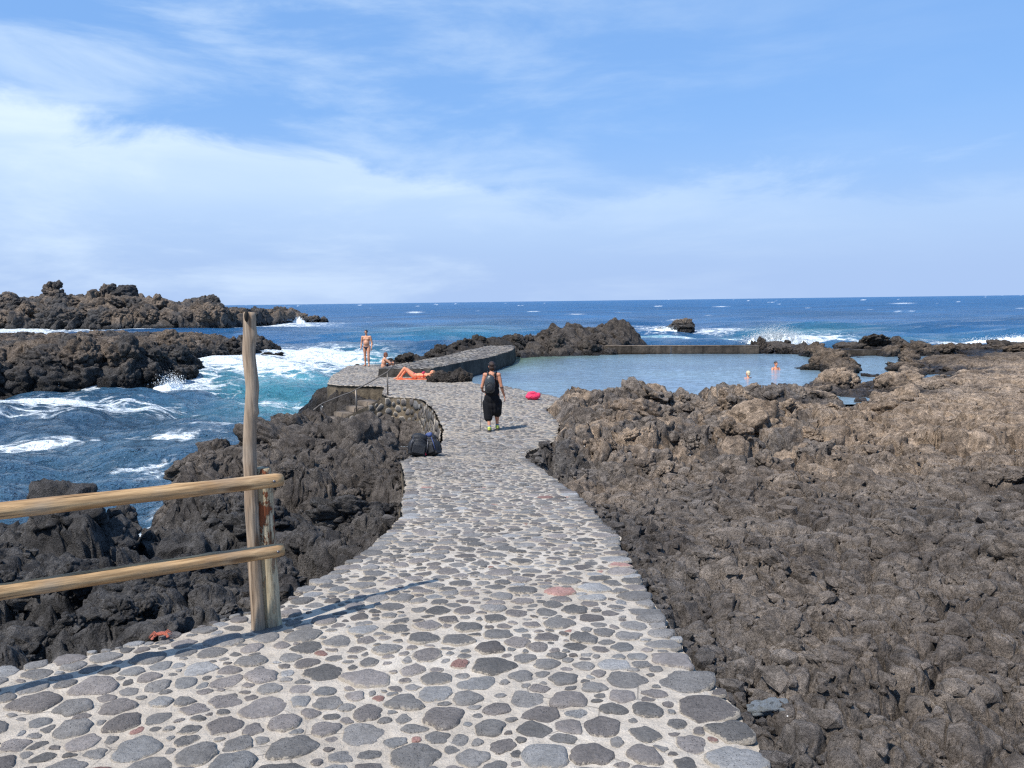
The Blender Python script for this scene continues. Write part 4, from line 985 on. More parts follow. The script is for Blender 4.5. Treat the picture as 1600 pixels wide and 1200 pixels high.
def pool_wall():
    a = Vector((6.1, 50.45, 0)); b = Vector((15.7, 48.6, 0)); d = (b-a).normalized(); rz = math.atan2(d.y, d.x)
    root = empty('pool_wall', a, rz, label='straight stained concrete wall closing the far side of the pool', cat='wall')
    L_ = (b-a).length; cuts = [0, 1.75, 2.0+.9, 4.3, 6.3, L_]; r = random.Random(5)
    for i in range(5):
        m = MB(); w = cuts[i+1]-cuts[i]; n = max(6, int(w/.12)); off = (0, .035, -.02, .03, 0)[i]
        xs = np.linspace(cuts[i]+.012, cuts[i+1]-.012, n); zs = np.linspace(.3, 1.68, 12); X, Z = np.meshgrid(xs, zs)
        Yf = -off+.03*fbm2(X*2, Z*2, 3, 961); top = 1.68+.02*vnoise2(xs*2, xs*0, 963)
        Z = Z.copy(); Z[-1] = top
        m.add(np.stack([X, Yf, Z], -1).reshape(-1, 3), grid_faces(12, n))
        t = np.stack([np.stack([xs, Yf[-1], top], 1), np.stack([xs, xs*0+.75, top+.01], 1), np.stack([xs, xs*0+.78, top*0-.5], 1)]); m.add(t.reshape(-1, 3), grid_faces(3, n))
        m.build('wall_panel', MAT_WALL_FAR, root, smooth=False)
    # paler slab along the top
    m = MB(); m.box((L_/2, .36, 1.71), (L_-.05, .62, .04)); m.build('wall_top', MAT_STEP, root)
pool_wall()
def low_wall(name, a, b, z, t, label):
    a = Vector(a); b = Vector(b); d = b-a; n = max(8, int(d.length/.3)); m = MB(); nr = Vector((-d.y, d.x)).normalized()*t/2
    rows = []
    for sgn, zz in ((-1, -.4), (-1, z), (1, z), (1, -.4)):
        rows.append([(a.x+d.x*i/(n-1)+nr.x*sgn, a.y+d.y*i/(n-1)+nr.y*sgn, zz+(.03*math.sin(i*1.7+sgn) if zz > 0 else 0)) for i in range(n)])
    m.add(np.array(rows).reshape(-1, 3), grid_faces(4, n)); o = m.build(name, MAT_WALL_FAR, None, smooth=False); tag(o, label, 'wall'); return o
low_wall('low_wall', (19.6, 46.3), (22.7, 46.0), 1.56, .5, 'short low brown concrete wall behind the small tidal pool')
low_wall('sea_wall', (29, 56.4), (47, 55.2), 1.12, .5, 'long thin dark wall along the surf at the right edge')

def stairs():
    a = Vector((-4.75, 25.75, 1.45)); b = Vector((-6.85, 24.15, .56)); n = 7
    d = (b-a); rz = math.atan2(d.y, d.x)
    root = empty('stairway', (b.x, b.y, 0), 0, label='rough concrete steps going down left from the terrace to the sea', cat='stairs')
    for i in range(n):
        p = a+d*(i/(n-1)); m = MB(); hgt = .42; p.z -= .04; q = p-Vector((b.x, b.y, 0))
        L_ = d.xy.length/(n-1)
        V = MB(); V.box((0, 0, 0), (L_*1.15, 1.15, hgt), rz)
        bm = bmesh.new(); me = V.mesh('t'); bm.from_mesh(me); bpy.data.meshes.remove(me)
        bmesh.ops.bevel(bm, geom=bm.edges[:], offset=.025, segments=2, affect='EDGES')
        me = bpy.data.meshes.new('step'); bm.to_mesh(me); bm.free()
        o = link_mesh('step', me, root, MAT_STEP); o.location = (q.x, q.y, p.z-hgt/2+.0)
stairs()
def handrail():
    root = empty('handrail', (-5.12, 25, 1.09), label='thin grey metal handrail with three posts sloping down beside the steps', cat='handrail')
    o = Vector(root.location); T = lambda *p: tuple(Vector(p)-o)
    m = MB(); m.tube([T(-4.0, 26.05, 2.60), T(-4.22, 25.9, 2.38), T(-4.75, 25.45, 2.08), T(-5.30, 25.05, 1.80), T(-5.5, 24.95, 1.74), T(-6.10, 24.55, 1.52), T(-6.2, 24.45, 1.46), T(-6.75, 24.0, 1.0), T(-7.0, 23.9, .72)], .021, 8); m.build('rail', MAT_STEEL, root)
    for x, y, z0, z1 in ((-4.22, 25.9, 1.5, 2.36), (-5.12, 25.0, .95, 1.88), (-6.15, 24.5, .5, 1.48)):
        m = MB(); m.tube([T(x, y, z0), T(x, y, z1)], .025, 8); p = m.build('post', MAT_STEEL, root)
handrail()

# ------------------------------------------------------------------ wooden fence
def log_mesh(P, R0, n=18, seg=40, amp=.06, seed=0, knots=()):
    """irregular round timber through points P"""
    P = [Vector(p) for p in P]; m = MB(); L_ = [0]
    for a, b in zip(P, P[1:]): L_.append(L_[-1]+(b-a).length)
    def at(t):
        d = t*L_[-1]
        for i in range(len(P)-1):
            if d <= L_[i+1]+1e-9: return P[i].lerp(P[i+1], (d-L_[i])/(L_[i+1]-L_[i]))
        return P[-1]
    pts = [at(i/(seg-1)) for i in range(seg)]
    pts = [pts[0]]+[(pts[i-1]+pts[i]*2+pts[i+1])/4 for i in range(1, seg-1)]+[pts[-1]]
    rad = [R0[0]+(R0[1]-R0[0])*i/(seg-1) for i in range(seg)]
    def wob(t, a):
        v = 1+amp*float(vnoise2(np.array([t*6+seed]), np.array([math.cos(a)*.8+seed]), seed)[0])+amp*.4*float(vnoise2(np.array([t*3.]), np.array([a*3.]), seed+3)[0])
        for kt, ka, kw, kh in knots: v += kh*math.exp(-((t-kt)/kw)**2-((math.atan2(math.sin(a-ka), math.cos(a-ka)))/.55)**2)
        e = min(t, 1-t)*L_[-1]/R0[0]
        return v*(1-.12*max(0, 1-e/.25)**2)
    m.tube(pts, rad, n, True, 1., wob); return m
fence = empty('wooden_fence', (-1.25, 3.79, 3.08), label='log fence with two peeled rails ending at a peeling post', cat='fence')
fo = Vector(fence.location)
def fpart(m, name, mat, **k):
    me = m.mesh(name); c = fo; 
    o = link_mesh(name, me, fence, mat, **k); return o
F_ = lambda *p: tuple(Vector(p)-fo)
m = log_mesh([F_(-1.25, 3.80, 2.95), F_(-1.262, 3.80, 3.5), F_(-1.262, 3.80, 3.885)], (.051, .044), 20, 30, .07, 3); post = fpart(m, 'post', MAT_POST, label='post with reddish peeling bark')
m = log_mesh([(-.0, 0, -.14), (0, 0, .8)], (.05, .045), 16, 16, .07, 9); o = m.build('post', MAT_POST, fence); o.location = Vector((-2.95, 2.36, 3.1))-fo
# rails: grain runs along local X
def rail(p0, p1, r0, r1, seed, knots):
    p0 = Vector(p0); p1 = Vector(p1); d = p1-p0; m = log_mesh([(0, 0, 0), (d.length*.5, .0, .006), (d.length, 0, 0)], (r0, r1), 22, 70, .07, seed, knots)
    o = m.build('rail', MAT_RAIL, fence); o.location = p0-fo; o.rotation_euler = d.to_track_quat('X', 'Z').to_euler(); return o
up = rail((-3.05, 2.21, 3.94), (-1.135, 3.70, 3.845), .0345, .0335, 5, ((.55, .3, .015, .12), (.8, 1.8, .012, .15), (.93, 2.8, .012, .1)))
lo = rail((-3.05, 2.23, 3.63), (-1.15, 3.71, 3.488), .0345, .0335, 8, ((.62, 2.5, .015, .18), (.86, 2.0, .012, .15), (.5, 1.0, .012, .12)))
for rl, ln in ((up, 1), (lo, 1)):
    L_ = 2.6
    for t in (2.375,):
        mm = MB(); mm.tube([(t, .0, 0), (t, -.042, 0)], [.006, .006], 8); mm.build('bolt', M_GREY, rl).location = (0, 0, .004)
pole = log_mesh([(.0, 0, -.04), (-.001, 0, .12), (-.003, .0, .36), (-.003, 0, .62), (-.001, 0, .75), (-.004, .01, .92), (.006, .01, 1.05), (.026, .01, 1.22), (.016, .01, 1.38), (.024, .01, 1.48), (.030, .01, 1.585)], (.034, .030), 20, 90, .11, 14, ((.93, 3.3, .02, .35), (.70, 3.2, .012, .38), (.55, .2, .01, .22), (.40, 3.4, .008, .2), (.75, 1.6, .01, .2), (.22, .4, .01, .2)))
po = pole.build('driftwood_pole', MAT_DRIFT, None, label='tall crooked grey driftwood pole standing against the fence post', cat='pole'); po.location = (-1.302, 3.745, 3.08)
mm = MB(); mm.ell((0, 0, 0), (.010, .02, .028), None, 10, 8); h = mm.build('hollow', flat_mat('hollow_shade', (.02, .015, .01), .95), po); h.location = (.024, -.020, 1.565)  # solid near-black bead: the dark inside the hole is put into its colour

# ------------------------------------------------------------------ people
def remesh(mb, name, mat, voxel=.009, smooth=4, fac=.5, parent=None, **k):
    me = mb.mesh('tmp'); o = bpy.data.objects.new('tmp', me); scene.collection.objects.link(o)
    md = o.modifiers.new('r', 'REMESH'); md.mode = 'VOXEL'; md.voxel_size = voxel; md.use_smooth_shade = True
    sm = o.modifiers.new('s', 'SMOOTH'); sm.iterations = smooth; sm.factor = fac
    dg = bpy.context.evaluated_depsgraph_get(); me2 = bpy.data.meshes.new_from_object(o.evaluated_get(dg)); me2.name = name
    bpy.data.objects.remove(o); bpy.data.meshes.remove(me)
    me2.materials.clear()
    return link_mesh(name, me2, parent, mat, **k)
def limb(mb, a, b, ra, rb, bulge=0.):
    a = Vector(a); b = Vector(b)
    n = 6; P = [a.lerp(b, i/n) for i in range(n+1)]; Rr = [ra+(rb-ra)*i/n+bulge*math.sin(math.pi*min(1, (i/n)*1.5)) if i/n < .67 else ra+(rb-ra)*i/n for i in range(n+1)]
    mb.tube(P, Rr, 12); mb.ell(a, (ra,)*3, None, 10, 8); mb.ell(b, (rb,)*3, None, 10, 8)
def hand(mb, w, d, nrm, side, curl=.35, s=1.):
    """w wrist, d direction of the hand, nrm back of the hand, side +1/-1 thumb side along d x nrm"""
    w = Vector(w); d = Vector(d).normalized(); nrm = Vector(nrm); nrm = (nrm-d*nrm.dot(d)).normalized(); t = d.cross(nrm)*side
    rot = Matrix((t, nrm, d)).transposed(); c = w+d*.045*s
    mb.ell(c, (.038*s, .016*s, .050*s), rot, 12, 8)
    for i, (o, l) in enumerate(((.028, .068), (.010, .078), (-.009, .072), (-.027, .056))):
        p = w+d*.078*s+t*o*s; q = d; pts = [p-d*.03*s, p]
        for j in range(3):
            q = (q-nrm*math.tan(curl*(.6+.3*j))*.8).normalized(); p = p+q*l*s/2.6; pts.append(p)
        mb.tube(pts, [.0098*s, .0095*s, .009*s, .0082*s, .0066*s], 8); mb.ell(pts[-1], (.0066*s,)*3, None, 8, 6)
    p = w+d*.022*s+t*.022*s; pts = [p, p+(t*.8+d*.5)*.035*s, p+(t*.75+d*.9)*.06*s, p+(t*.6+d*1.3-nrm*.2)*.075*s]
    mb.tube(pts, [.014*s, .012*s, .010*s, .007*s], 8)
def foot(mb, ank, d, s=1.):
    ank = Vector(ank); d = Vector(d); d.z = 0; d.normalize(); lat = Vector((-d.y, d.x, 0))
    heel = ank+Vector((0, 0, -.055*s))-d*.035*s; toe = ank+Vector((0, 0, -.062*s))+d*.15*s
    limb(mb, ank, heel+Vector((0, 0, .02)), .036*s, .034*s); limb(mb, heel+Vector((0, 0, 0)), toe, .033*s, .026*s)
    limb(mb, ank, toe-d*.04*s, .036*s, .028*s)
    for i in range(5):
        o = (-.03+.015*i)*s; mb.tube([toe+lat*o-d*.02*s, toe+lat*o+d*(.034-.004*abs(i-1))*s], [.013*s, .010*s], 8); mb.ell(toe+lat*o+d*(.034-.004*abs(i-1))*s, (.010*s,)*3, None, 8, 6)
def head(mb, c, f, up=(0, 0, 1), s=1.):
    """c centre, f facing; adds skull, jaw, nose, brow, ears; returns a frame (right, forward, up)"""
    c = Vector(c); f = Vector(f).normalized(); u = Vector(up); u = (u-f*u.dot(f)).normalized(); r = f.cross(u)
    rot = Matrix((r, f, u)).transposed()
    P = lambda x, y, z: c+r*x*s+f*y*s+u*z*s
    mb.ell(P(0, -.012, .02), (.074*s, .094*s, .088*s), rot, 14, 10)
    mb.ell(P(0, .022, -.045), (.055*s, .062*s, .062*s), rot, 12, 8)
    mb.ell(P(0, .055, -.085), (.026*s, .024*s, .02*s), rot, 10, 6)
    mb.ell(P(0, .088, -.022), (.012*s, .020*s, .024*s), rot, 8, 6)
    mb.ell(P(0, .074, .022), (.05*s, .014*s, .012*s), rot, 10, 6)
    for x in (-1, 1): mb.ell(P(.076*x, -.005, -.012), (.012*s, .020*s, .032*s), rot, 8, 8)
    return P, rot
def face(root, P, rot, s=1.):
    for x in (-1, 1):
        m = MB(); m.ell(P(.029*x, .076, .002), (.011*s, .008*s, .006*s), rot, 8, 6); m.build('eye', M_EYE, root)
    m = MB(); m.ell(P(0, .077, -.058), (.022*s, .008*s, .006*s), rot, 8, 6); m.build('mouth', M_LIP, root)
def hair_cap(root, P, rot, mat, s=1., low=.0, extra=()):
    m = MB(); m.ell(P(0, -.022, .032), (.083*s, .098*s, .090*s), rot, 14, 10)
    if low: m.ell(P(0, -.055, -.02-low/2), (.076*s, .055*s, (.05+low)*s), rot, 12, 10)
    for (p, r_) in extra: m.ell(P(*p), tuple(q*s for q in r_), rot, 12, 8)
    return remesh(m, 'hair', mat, .007, 1, parent=root)
def torso(mb, pel, ch, sh, neck, hd, w=1., belly=0., fwd=(0, 1, 0), sex=0):
    pel = Vector(pel); ch = Vector(ch); neck = Vector(neck); f = Vector(fwd)
    ax = (ch-pel).normalized(); rr_ = f.cross(ax).normalized() if abs(f.dot(ax)) < .95 else Vector((1, 0, 0)); f2 = ax.cross(rr_).normalized()
    f2 = f2 if f2.dot(f) > 0 else -f2
    rot = Matrix((rr_, f2, ax)).transposed()
    mb.ell(pel, (.165*w, .115*w, .125), rot, 16, 10)
    mb.ell(pel.lerp(ch, .5)+f2*belly*.5, ((.145-.012*sex)*w, (.108+belly)*w, .17), rot, 16, 10)
    mb.ell(ch, (.168*w, .112*w, .17), rot, 16, 10); mb.ell(ch+ax*.08, (.15*w, .095*w, .12), rot, 16, 10)
    limb(mb, ch+ax*.14, neck, .075*w, .054*w); limb(mb, neck, Vector(hd), .053*w, .050*w)
    for s_ in sh: limb(mb, ch+ax*.10, s_, .07*w, .058*w)
    if not sex:
        for x in (-1, 1): mb.ell(ch+f2*.075*w+rr_*.075*x*w+ax*.03, (.075*w, .045*w, .06*w), rot, 12, 8)
    else:
        for x in (-1, 1): mb.ell(ch+f2*.09*w+rr_*.075*x*w-ax*.01, (.062*w, .062*w, .062*w), rot, 12, 8)
        for x in (-1, 1): mb.ell(pel-f2*.05+rr_*.07*x, (.09*w, .09*w, .10*w), rot, 12, 8)
    return rot, f2, ax, rr_

# --- woman walking away, local +Y is her heading
def walker():
    gx, gy = -.475, 18.15; gz = float(surf_z(np.array([gx]), np.array([gy]))[0])+.012
    root = empty('person', (gx, gy, gz), R(-3), label='woman in black walking away along the path with a stick', cat='person')
    m = MB()
    torso(m, (0, 0, .93), (0, -.01, 1.22), [(-.165, -.01, 1.34), (.165, -.01, 1.34)], (0, -.005, 1.415), (0, .01, 1.50), .93, 0, (0, 1, 0), 1)
    P, rot = head(m, (0.0, .02, 1.545), (-.12, 1, -.06), (0, 0, 1), .96)
    limb(m, (-.165, -.01, 1.33), (-.235, -.05, 1.06), .046, .037, .004); limb(m, (-.235, -.05, 1.06), (-.245, .15, .97), .037, .025, .004); hand(m, (-.245, .16, .967), (0, .75, -.5), (-1, 0, .2), 1, .95, .9)
    limb(m, (.165, -.01, 1.33), (.225, -.03, 1.06), .046, .038, .004); limb(m, (.225, -.03, 1.06), (.285, .05, .83), .037, .025, .004); hand(m, (.287, .054, .82), (.15, .2, -1), (1, .2, 0), 1, .35, .92)
    limb(m, (-.085, 0, .88), (-.095, .02, .46), .09, .056, .004); limb(m, (-.095, .02, .46), (-.07, -.13, .11), .054, .034, .012)
    limb(m, (.085, 0, .88), (.10, .10, .48), .09, .056, .004); limb(m, (.10, .10, .48), (.10, .12, .10), .054, .034, .012)
    foot(m, (-.07, -.13, .095), (0, 1, 0), .95); foot(m, (.10, .12, .09), (.1, 1, 0), .95)
    remesh(m, 'body', SKIN_A, .0085, 4, parent=root)
    # loose black trousers gathered below the knee
    m = MB()
    m.ell((0, -.012, .95), (.178, .158, .17), None, 18, 10); m.ell((0, 0, 1.04), (.164, .135, .09), None, 18, 10); m.ell((-.005, .0, .78), (.188, .15, .20), None, 18, 10); m.ell((-.02, .01, .62), (.195, .145, .17), None, 18, 10)
    limb(m, (-.11, .01, .66), (-.095, -.04, .32), .125, .10); limb(m, (.11, .05, .66), (.11, .10, .40), .122, .095); m.ell((0, .03, .52), (.20, .14, .17), None, 16, 10)
    m.tube([(-.09, -.04, .36), (-.085, -.06, .27)], [.10, .08], 16); m.tube([(.105, .10, .44), (.105, .105, .35)], [.092, .078], 16)
    tr = remesh(m, 'trousers', M_BLACK, .010, 3, parent=root)
    me = tr.data; co = np.zeros(len(me.vertices)*3); me.vertices.foreach_get('co', co); co = co.reshape(-1, 3)
    a = np.arctan2(co[:, 1], co[:, 0]); k = .008*np.sin(a*9+co[:, 2]*7)*sstep(1.05, .7, co[:, 2]); co[:, 0] += np.cos(a)*k; co[:, 1] += np.sin(a)*k; me.vertices.foreach_set('co', co.ravel())
    m = MB(); m.ell((0, -.005, 1.04), (.142, .118, .16), None, 16, 10); m.ell((0, -.008, 1.17), (.166, .128, .13), None, 16, 10); m.ell((0, 0, 1.08), (.160, .125, .12), None, 16, 10); m.ell((0, 0, .99), (.165, .128, .12), None, 16, 10); m.ell((0, .075, 1.2), (.13, .085, .085), None, 14, 8)
    for x in (-1, 1): m.tube([(.10*x, .10, 1.22), (.115*x, .07, 1.36), (.112*x, 0, 1.40), (.10*x, -.08, 1.34), (.085*x, -.11, 1.22)], .017, 8, True, .8)
    remesh(m, 'tank_top', M_BLACK, .009, 2, parent=root)
    hair_cap(root, P, rot, M_HAIRD, .98, .03, (((0.012, -.115, .035), (.044, .038, .044)), ((.02, -.105, -.03), (.035, .03, .05))))
    m = MB(); m.tube([P(.086*math.cos(t), -.018+.10*math.sin(t), .045+.02*math.cos(t*2)) for t in [i*math.pi/8+.0 for i in range(17)]], .010, 8, False); m.build('headband', M_STRAP, root)
    for (ax_, ay, az_), dr in (((-.07, -.13, .0), 0), ((.10, .12, .0), .1)):
        s = MB(); s.ell((ax_, ay+.05, .055), (.047, .135, .042), None, 14, 8); s.ell((ax_, ay-.02, .085), (.044, .055, .045), None, 12, 8)
        sh = remesh(s, 'shoe', M_LIME, .007, 2, parent=root)
        s = MB(); s.box((ax_, ay+.045, .012), (.086, .27, .024)); s.build('sole', M_SHOE, sh)
        s = MB(); s.tube([(ax_, ay, .09), (ax_, ay, .145)], [.042, .040], 12); s.build('sock', M_SOCK, root)
    m = MB(); m.tube([(.232+.046*math.cos(t), -.02+.046*math.sin(t), 1.045) for t in [i*math.pi/6 for i in range(13)]], .008, 6, False); m.build('armband', M_STRAP, root)
    face(root, P, rot, .96)
    # her backpack and trekking pole are things she carries
    bp = empty('backpack', (gx, gy, gz), R(-3), label='grey nylon backpack worn on the back of the woman in black', cat='backpack')
    m = MB(); m.ell((-.035, -.185, 1.14), (.130, .085, .215), None, 18, 14); m.ell((-.035, -.16, 1.02), (.125, .085, .11), None, 16, 10); m.ell((-.03, -.17, 1.27), (.105, .07, .09), None, 16, 10)
    remesh(m, 'pack_bag', M_PACK, .009, 3, parent=bp)
    m = MB(); m.ell((-.035, -.255, 1.05), (.09, .03, .10), None, 14, 10); remesh(m, 'pocket', M_PACKD, .008, 2, parent=bp)
    m = MB(); m.tube([(-.12, -.25, 1.10), (-.07, -.272, 1.18), (-.035, -.276, 1.2), (0, -.272, 1.18), (.05, -.25, 1.10)], .004, 6); m.build('zip', M_GREY, bp)
    for x in (-1, 1):
        m = MB(); m.tube([(.075*x-.02, -.13, 1.34), (.09*x, -.06, 1.405), (.105*x, .02, 1.415), (.115*x, .09, 1.34), (.13*x, .12, 1.2), (.15*x, .06, 1.06), (.14*x, -.08, .99)], .018, 8, True, .5); m.build('shoulder_strap', M_STRAP, bp)
    m = MB(); m.tube([(-.06, -.15, 1.345), (-.035, -.16, 1.385), (-.01, -.15, 1.345)], .007, 6); m.build('grab_loop', M_STRAP, bp)
    tp = empty('trekking_pole', (gx-.30, gy+.14, gz), 0, label='slim dark trekking pole held in the left hand of the woman', cat='trekking pole')
    m = MB(); m.tube([(.055, .09, 1.02), (.03, .05, .55)], .009, 8); m.tube([(.03, .05, .55), (0, 0, .03)], .0065, 8); m.build('shaft', M_GREY, tp)
    m = MB(); m.tube([(.057, .093, 1.06), (.05, .082, .92)], [.017, .014], 10); m.build('grip', M_STRAP, tp)
    m = MB(); m.tube([(.0045, .006, .085), (.0040, .0055, .079)], [.022, .022], 12); m.build('basket', M_STRAP, tp)
    m = MB(); m.tube([(0, 0, .035), (0, 0, .0)], [.006, .003], 8); m.build('tip', M_GREY, tp)
walker()

def sz(x, y): return float(surf_z(np.array([float(x)]), np.array([float(y)]))[0])+.012
def standing_man():
    x, y = -7.15, 37.9
    root = empty('person', (x, y, sz(x, y)), R(180-8), label='man in dark swim briefs standing barefoot on the terrace', cat='person')
    m = MB()
    torso(m, (0, 0, .98), (0, 0, 1.31), [(-.20, 0, 1.44), (.20, 0, 1.44)], (0, .0, 1.53), (0, .015, 1.62), 1.06, .035)
    P, rot = head(m, (0, .03, 1.675), (.1, 1, -.25))
    for s_, ky in ((-1, .10), (1, -.02)):
        limb(m, (.20*s_, 0, 1.44), (.265*s_, -.03, 1.15), .056, .043, .006); limb(m, (.265*s_, -.03, 1.15), (.27*s_, .08, .90), .043, .029, .006); hand(m, (.27*s_, .085, .89), (0, .25, -1), (s_, .3, 0), s_, .4)
        limb(m, (.095*s_, 0, .94), (.11*s_, ky, .51), .095, .062, .008); limb(m, (.11*s_, ky, .51), (.11*s_, ky-.03, .10), .058, .038, .016); foot(m, (.11*s_, ky-.03, .092), (.2*s_, 1, 0))
    remesh(m, 'body', SKIN_B, .0105, 4, parent=root)
    face(root, P, rot); hair_cap(root, P, rot, M_HAIRD, .97)
    m = MB(); m.ell((0, .0, .945), (.185, .132, .085), None, 18, 10); m.ell((0, .02, .90), (.10, .12, .085), None, 14, 8); remesh(m, 'swim_briefs', M_NAVY, .010, 2, parent=root)
standing_man()
def seated_man():
    x, y = -5.75, 34.3
    root = empty('person', (x, y, sz(x, y)), R(-72), label='shirtless person in dark shorts sitting on the terrace hugging knees', cat='person')
    m = MB()
    torso(m, (0, -.02, .13), (0, .03, .46), [(-.19, .06, .60), (.19, .06, .60)], (0, .09, .67), (0, .12, .74), 1.0, .02)
    P, rot = head(m, (0, .13, .78), (.1, 1, -.2))
    limb(m, (-.09, .02, .12), (-.14, .40, .42), .09, .06, .006); limb(m, (-.14, .40, .42), (-.12, .62, .09), .056, .037, .014); foot(m, (-.12, .62, .09), (0, 1, 0))
    limb(m, (.09, .02, .12), (.26, .42, .16), .09, .06, .006); limb(m, (.26, .42, .16), (-.0, .66, .08), .056, .037, .014); foot(m, (.0, .66, .08), (-.4, 1, 0))
    limb(m, (-.19, .06, .60), (-.26, .30, .46), .052, .041, .005); limb(m, (-.26, .30, .46), (-.04, .46, .42), .041, .028, .005); hand(m, (-.03, .465, .42), (1, .1, -.1), (0, 1, .3), 1, .5)
    limb(m, (.19, .06, .60), (.28, .27, .42), .052, .041, .005); limb(m, (.28, .27, .42), (.06, .45, .38), .041, .028, .005); hand(m, (.05, .455, .38), (-1, .1, 0), (0, 1, .3), -1, .5)
    remesh(m, 'body', SKIN_B, .0105, 4, parent=root); face(root, P, rot); hair_cap(root, P, rot, M_HAIRR, .99, .03)
    m = MB(); m.ell((0, -.02, .125), (.185, .145, .12), None, 18, 10); limb(m, (-.09, .02, .13), (-.115, .2, .27), .105, .092); limb(m, (.09, .02, .13), (.17, .2, .15), .105, .092)
    remesh(m, 'swim_shorts', M_NAVY, .011, 2, parent=root)
seated_man()
def sunbather():
    x, y = -3.75, 31.15; z = sz(x, y)
    tw = empty('towel', (x, y, z), R(-4), label='bright orange beach towel spread on the cobbles under the sunbather', cat='towel')
    n, k = 40, 16; U, W = np.meshgrid(np.linspace(-.92, 1.02, n), np.linspace(-.36, .36, k))
    hz = .012+.02*np.abs(fbm2(U*3, W*4, 3, 971))+.17*sstep(.45, 1.0, U)
    V = np.concatenate([np.stack([U, W, hz], -1).reshape(-1, 3), np.stack([U, W, hz-.01], -1).reshape(-1, 3)]); F = grid_faces(k, n)
    me = np_mesh('towel_cloth', V, np.concatenate([F, F[:, ::-1]+n*k])); link_mesh('towel_cloth', me, tw, M_ORANGE)
    for q in (-.30, .30):
        st = np.stack([U[:2], np.array([[q-.02], [q+.02]])+U[:2]*0, .012+.02*np.abs(fbm2(U[:2]*3, np.array([[q-.02], [q+.02]])*4+U[:2]*0, 3, 971))+.17*sstep(.45, 1.0, U[:2])+.004], -1).reshape(-1, 3)
        link_mesh('stripe', np_mesh('stripe', st, grid_faces(2, n)), tw, flat_mat('towel_stripe', (.85, .55, .38), .9))
    root = empty('person', (x, y, z), R(-4), label='woman in crimson bikini lying on orange towel with knees raised', cat='person')
    m = MB()     # lies along local X, head at +X, face up
    torso(m, (-.20, 0, .14), (.16, 0, .16), [(.32, -.165, .16), (.32, .165, .16)], (.40, 0, .20), (.48, 0, .235), .92, 0, (0, 0, 1), 1)
    P, rot = head(m, (.54, 0, .27), (-.25, 0, 1), (1, 0, .35), .96)
    limb(m, (-.24, -.085, .13), (-.60, -.10, .46), .09, .058, .006); limb(m, (-.60, -.10, .46), (-.90, -.11, .10), .053, .035, .012); foot(m, (-.90, -.11, .095), (-1, 0, 0), .93)
    limb(m, (-.24, .085, .13), (-.56, .13, .40), .09, .058, .006); limb(m, (-.56, .13, .40), (-.80, .14, .10), .053, .035, .012); foot(m, (-.80, .14, .095), (-1, 0, 0), .93)
    limb(m, (.32, -.165, .16), (.55, -.33, .16), .045, .037, .004); limb(m, (.55, -.33, .16), (.68, -.10, .20), .037, .025, .004); hand(m, (.69, -.09, .20), (.3, 1, .1), (1, 0, .5), 1, .4, .9)
    limb(m, (.32, .165, .16), (.50, .33, .15), .045, .037, .004); limb(m, (.50, .33, .15), (.70, .18, .20), .037, .025, .004); hand(m, (.71, .17, .20), (.4, -1, .1), (1, 0, .5), -1, .4, .9)
    remesh(m, 'body', SKIN_C, .010, 4, parent=root); face(root, P, rot, .96); hair_cap(root, P, rot, M_HAIRBR, .98, .03)
    m = MB(); 
    for s_ in (-1, 1): m.ell((.155, .072*s_, .255), (.066, .068, .055), None, 12, 8)
    m.tube([(.17, .17*math.cos(t), .16+.118*math.sin(t)) for t in [i*math.pi/8 for i in range(17)]], .012, 8, False); remesh(m, 'bikini_top', M_RED, .008, 1, parent=root)
    m = MB(); m.ell((-.235, 0, .14), (.075, .168, .122), None, 16, 10); remesh(m, 'bikini_bottom', M_RED, .009, 1, parent=root)
sunbather()
def bather(px, py, depth, rz, hair, label, low):
    root = empty('person', (px, py, 1.2), rz, label=label, cat='person', group='people standing neck deep in the pool')
    m = MB(); torso(m, (0, 0, -.62+depth), (0, 0, -.28+depth), [(-.18, 0, -.14+depth), (.18, 0, -.14+depth)], (0, 0, -.06+depth), (0, .01, .03+depth), .98, .01)
    P, rot = head(m, (0, .02, .085+depth), (0, 1, -.05), (0, 0, 1), 1.05)
    for s_ in (-1, 1):
        limb(m, (.18*s_, 0, -.15+depth), (.30*s_, .10, -.38+depth), .052, .04, .005); limb(m, (.30*s_, .10, -.38+depth), (.16*s_, .33, -.42+depth), .04, .028); hand(m, (.15*s_, .34, -.42+depth), (-s_*.3, 1, 0), (0, 0, 1), -s_, .3)
        limb(m, (.09*s_, 0, -.66+depth), (.12*s_, .05, -1.05+depth), .09, .058)
    remesh(m, 'body', SKIN_C, .012, 3, parent=root); face(root, P, rot, 1.05); hair_cap(root, P, rot, hair, 1.04, low)
bather(10.48, 33.9, .11, R(30), M_HAIRB, 'blond bather facing away in the pool, nearer of the two', .03)
bather(13.0, 37.7, .20, R(200), M_HAIRD, 'dark haired bather in the pool, farther of the two', .0)

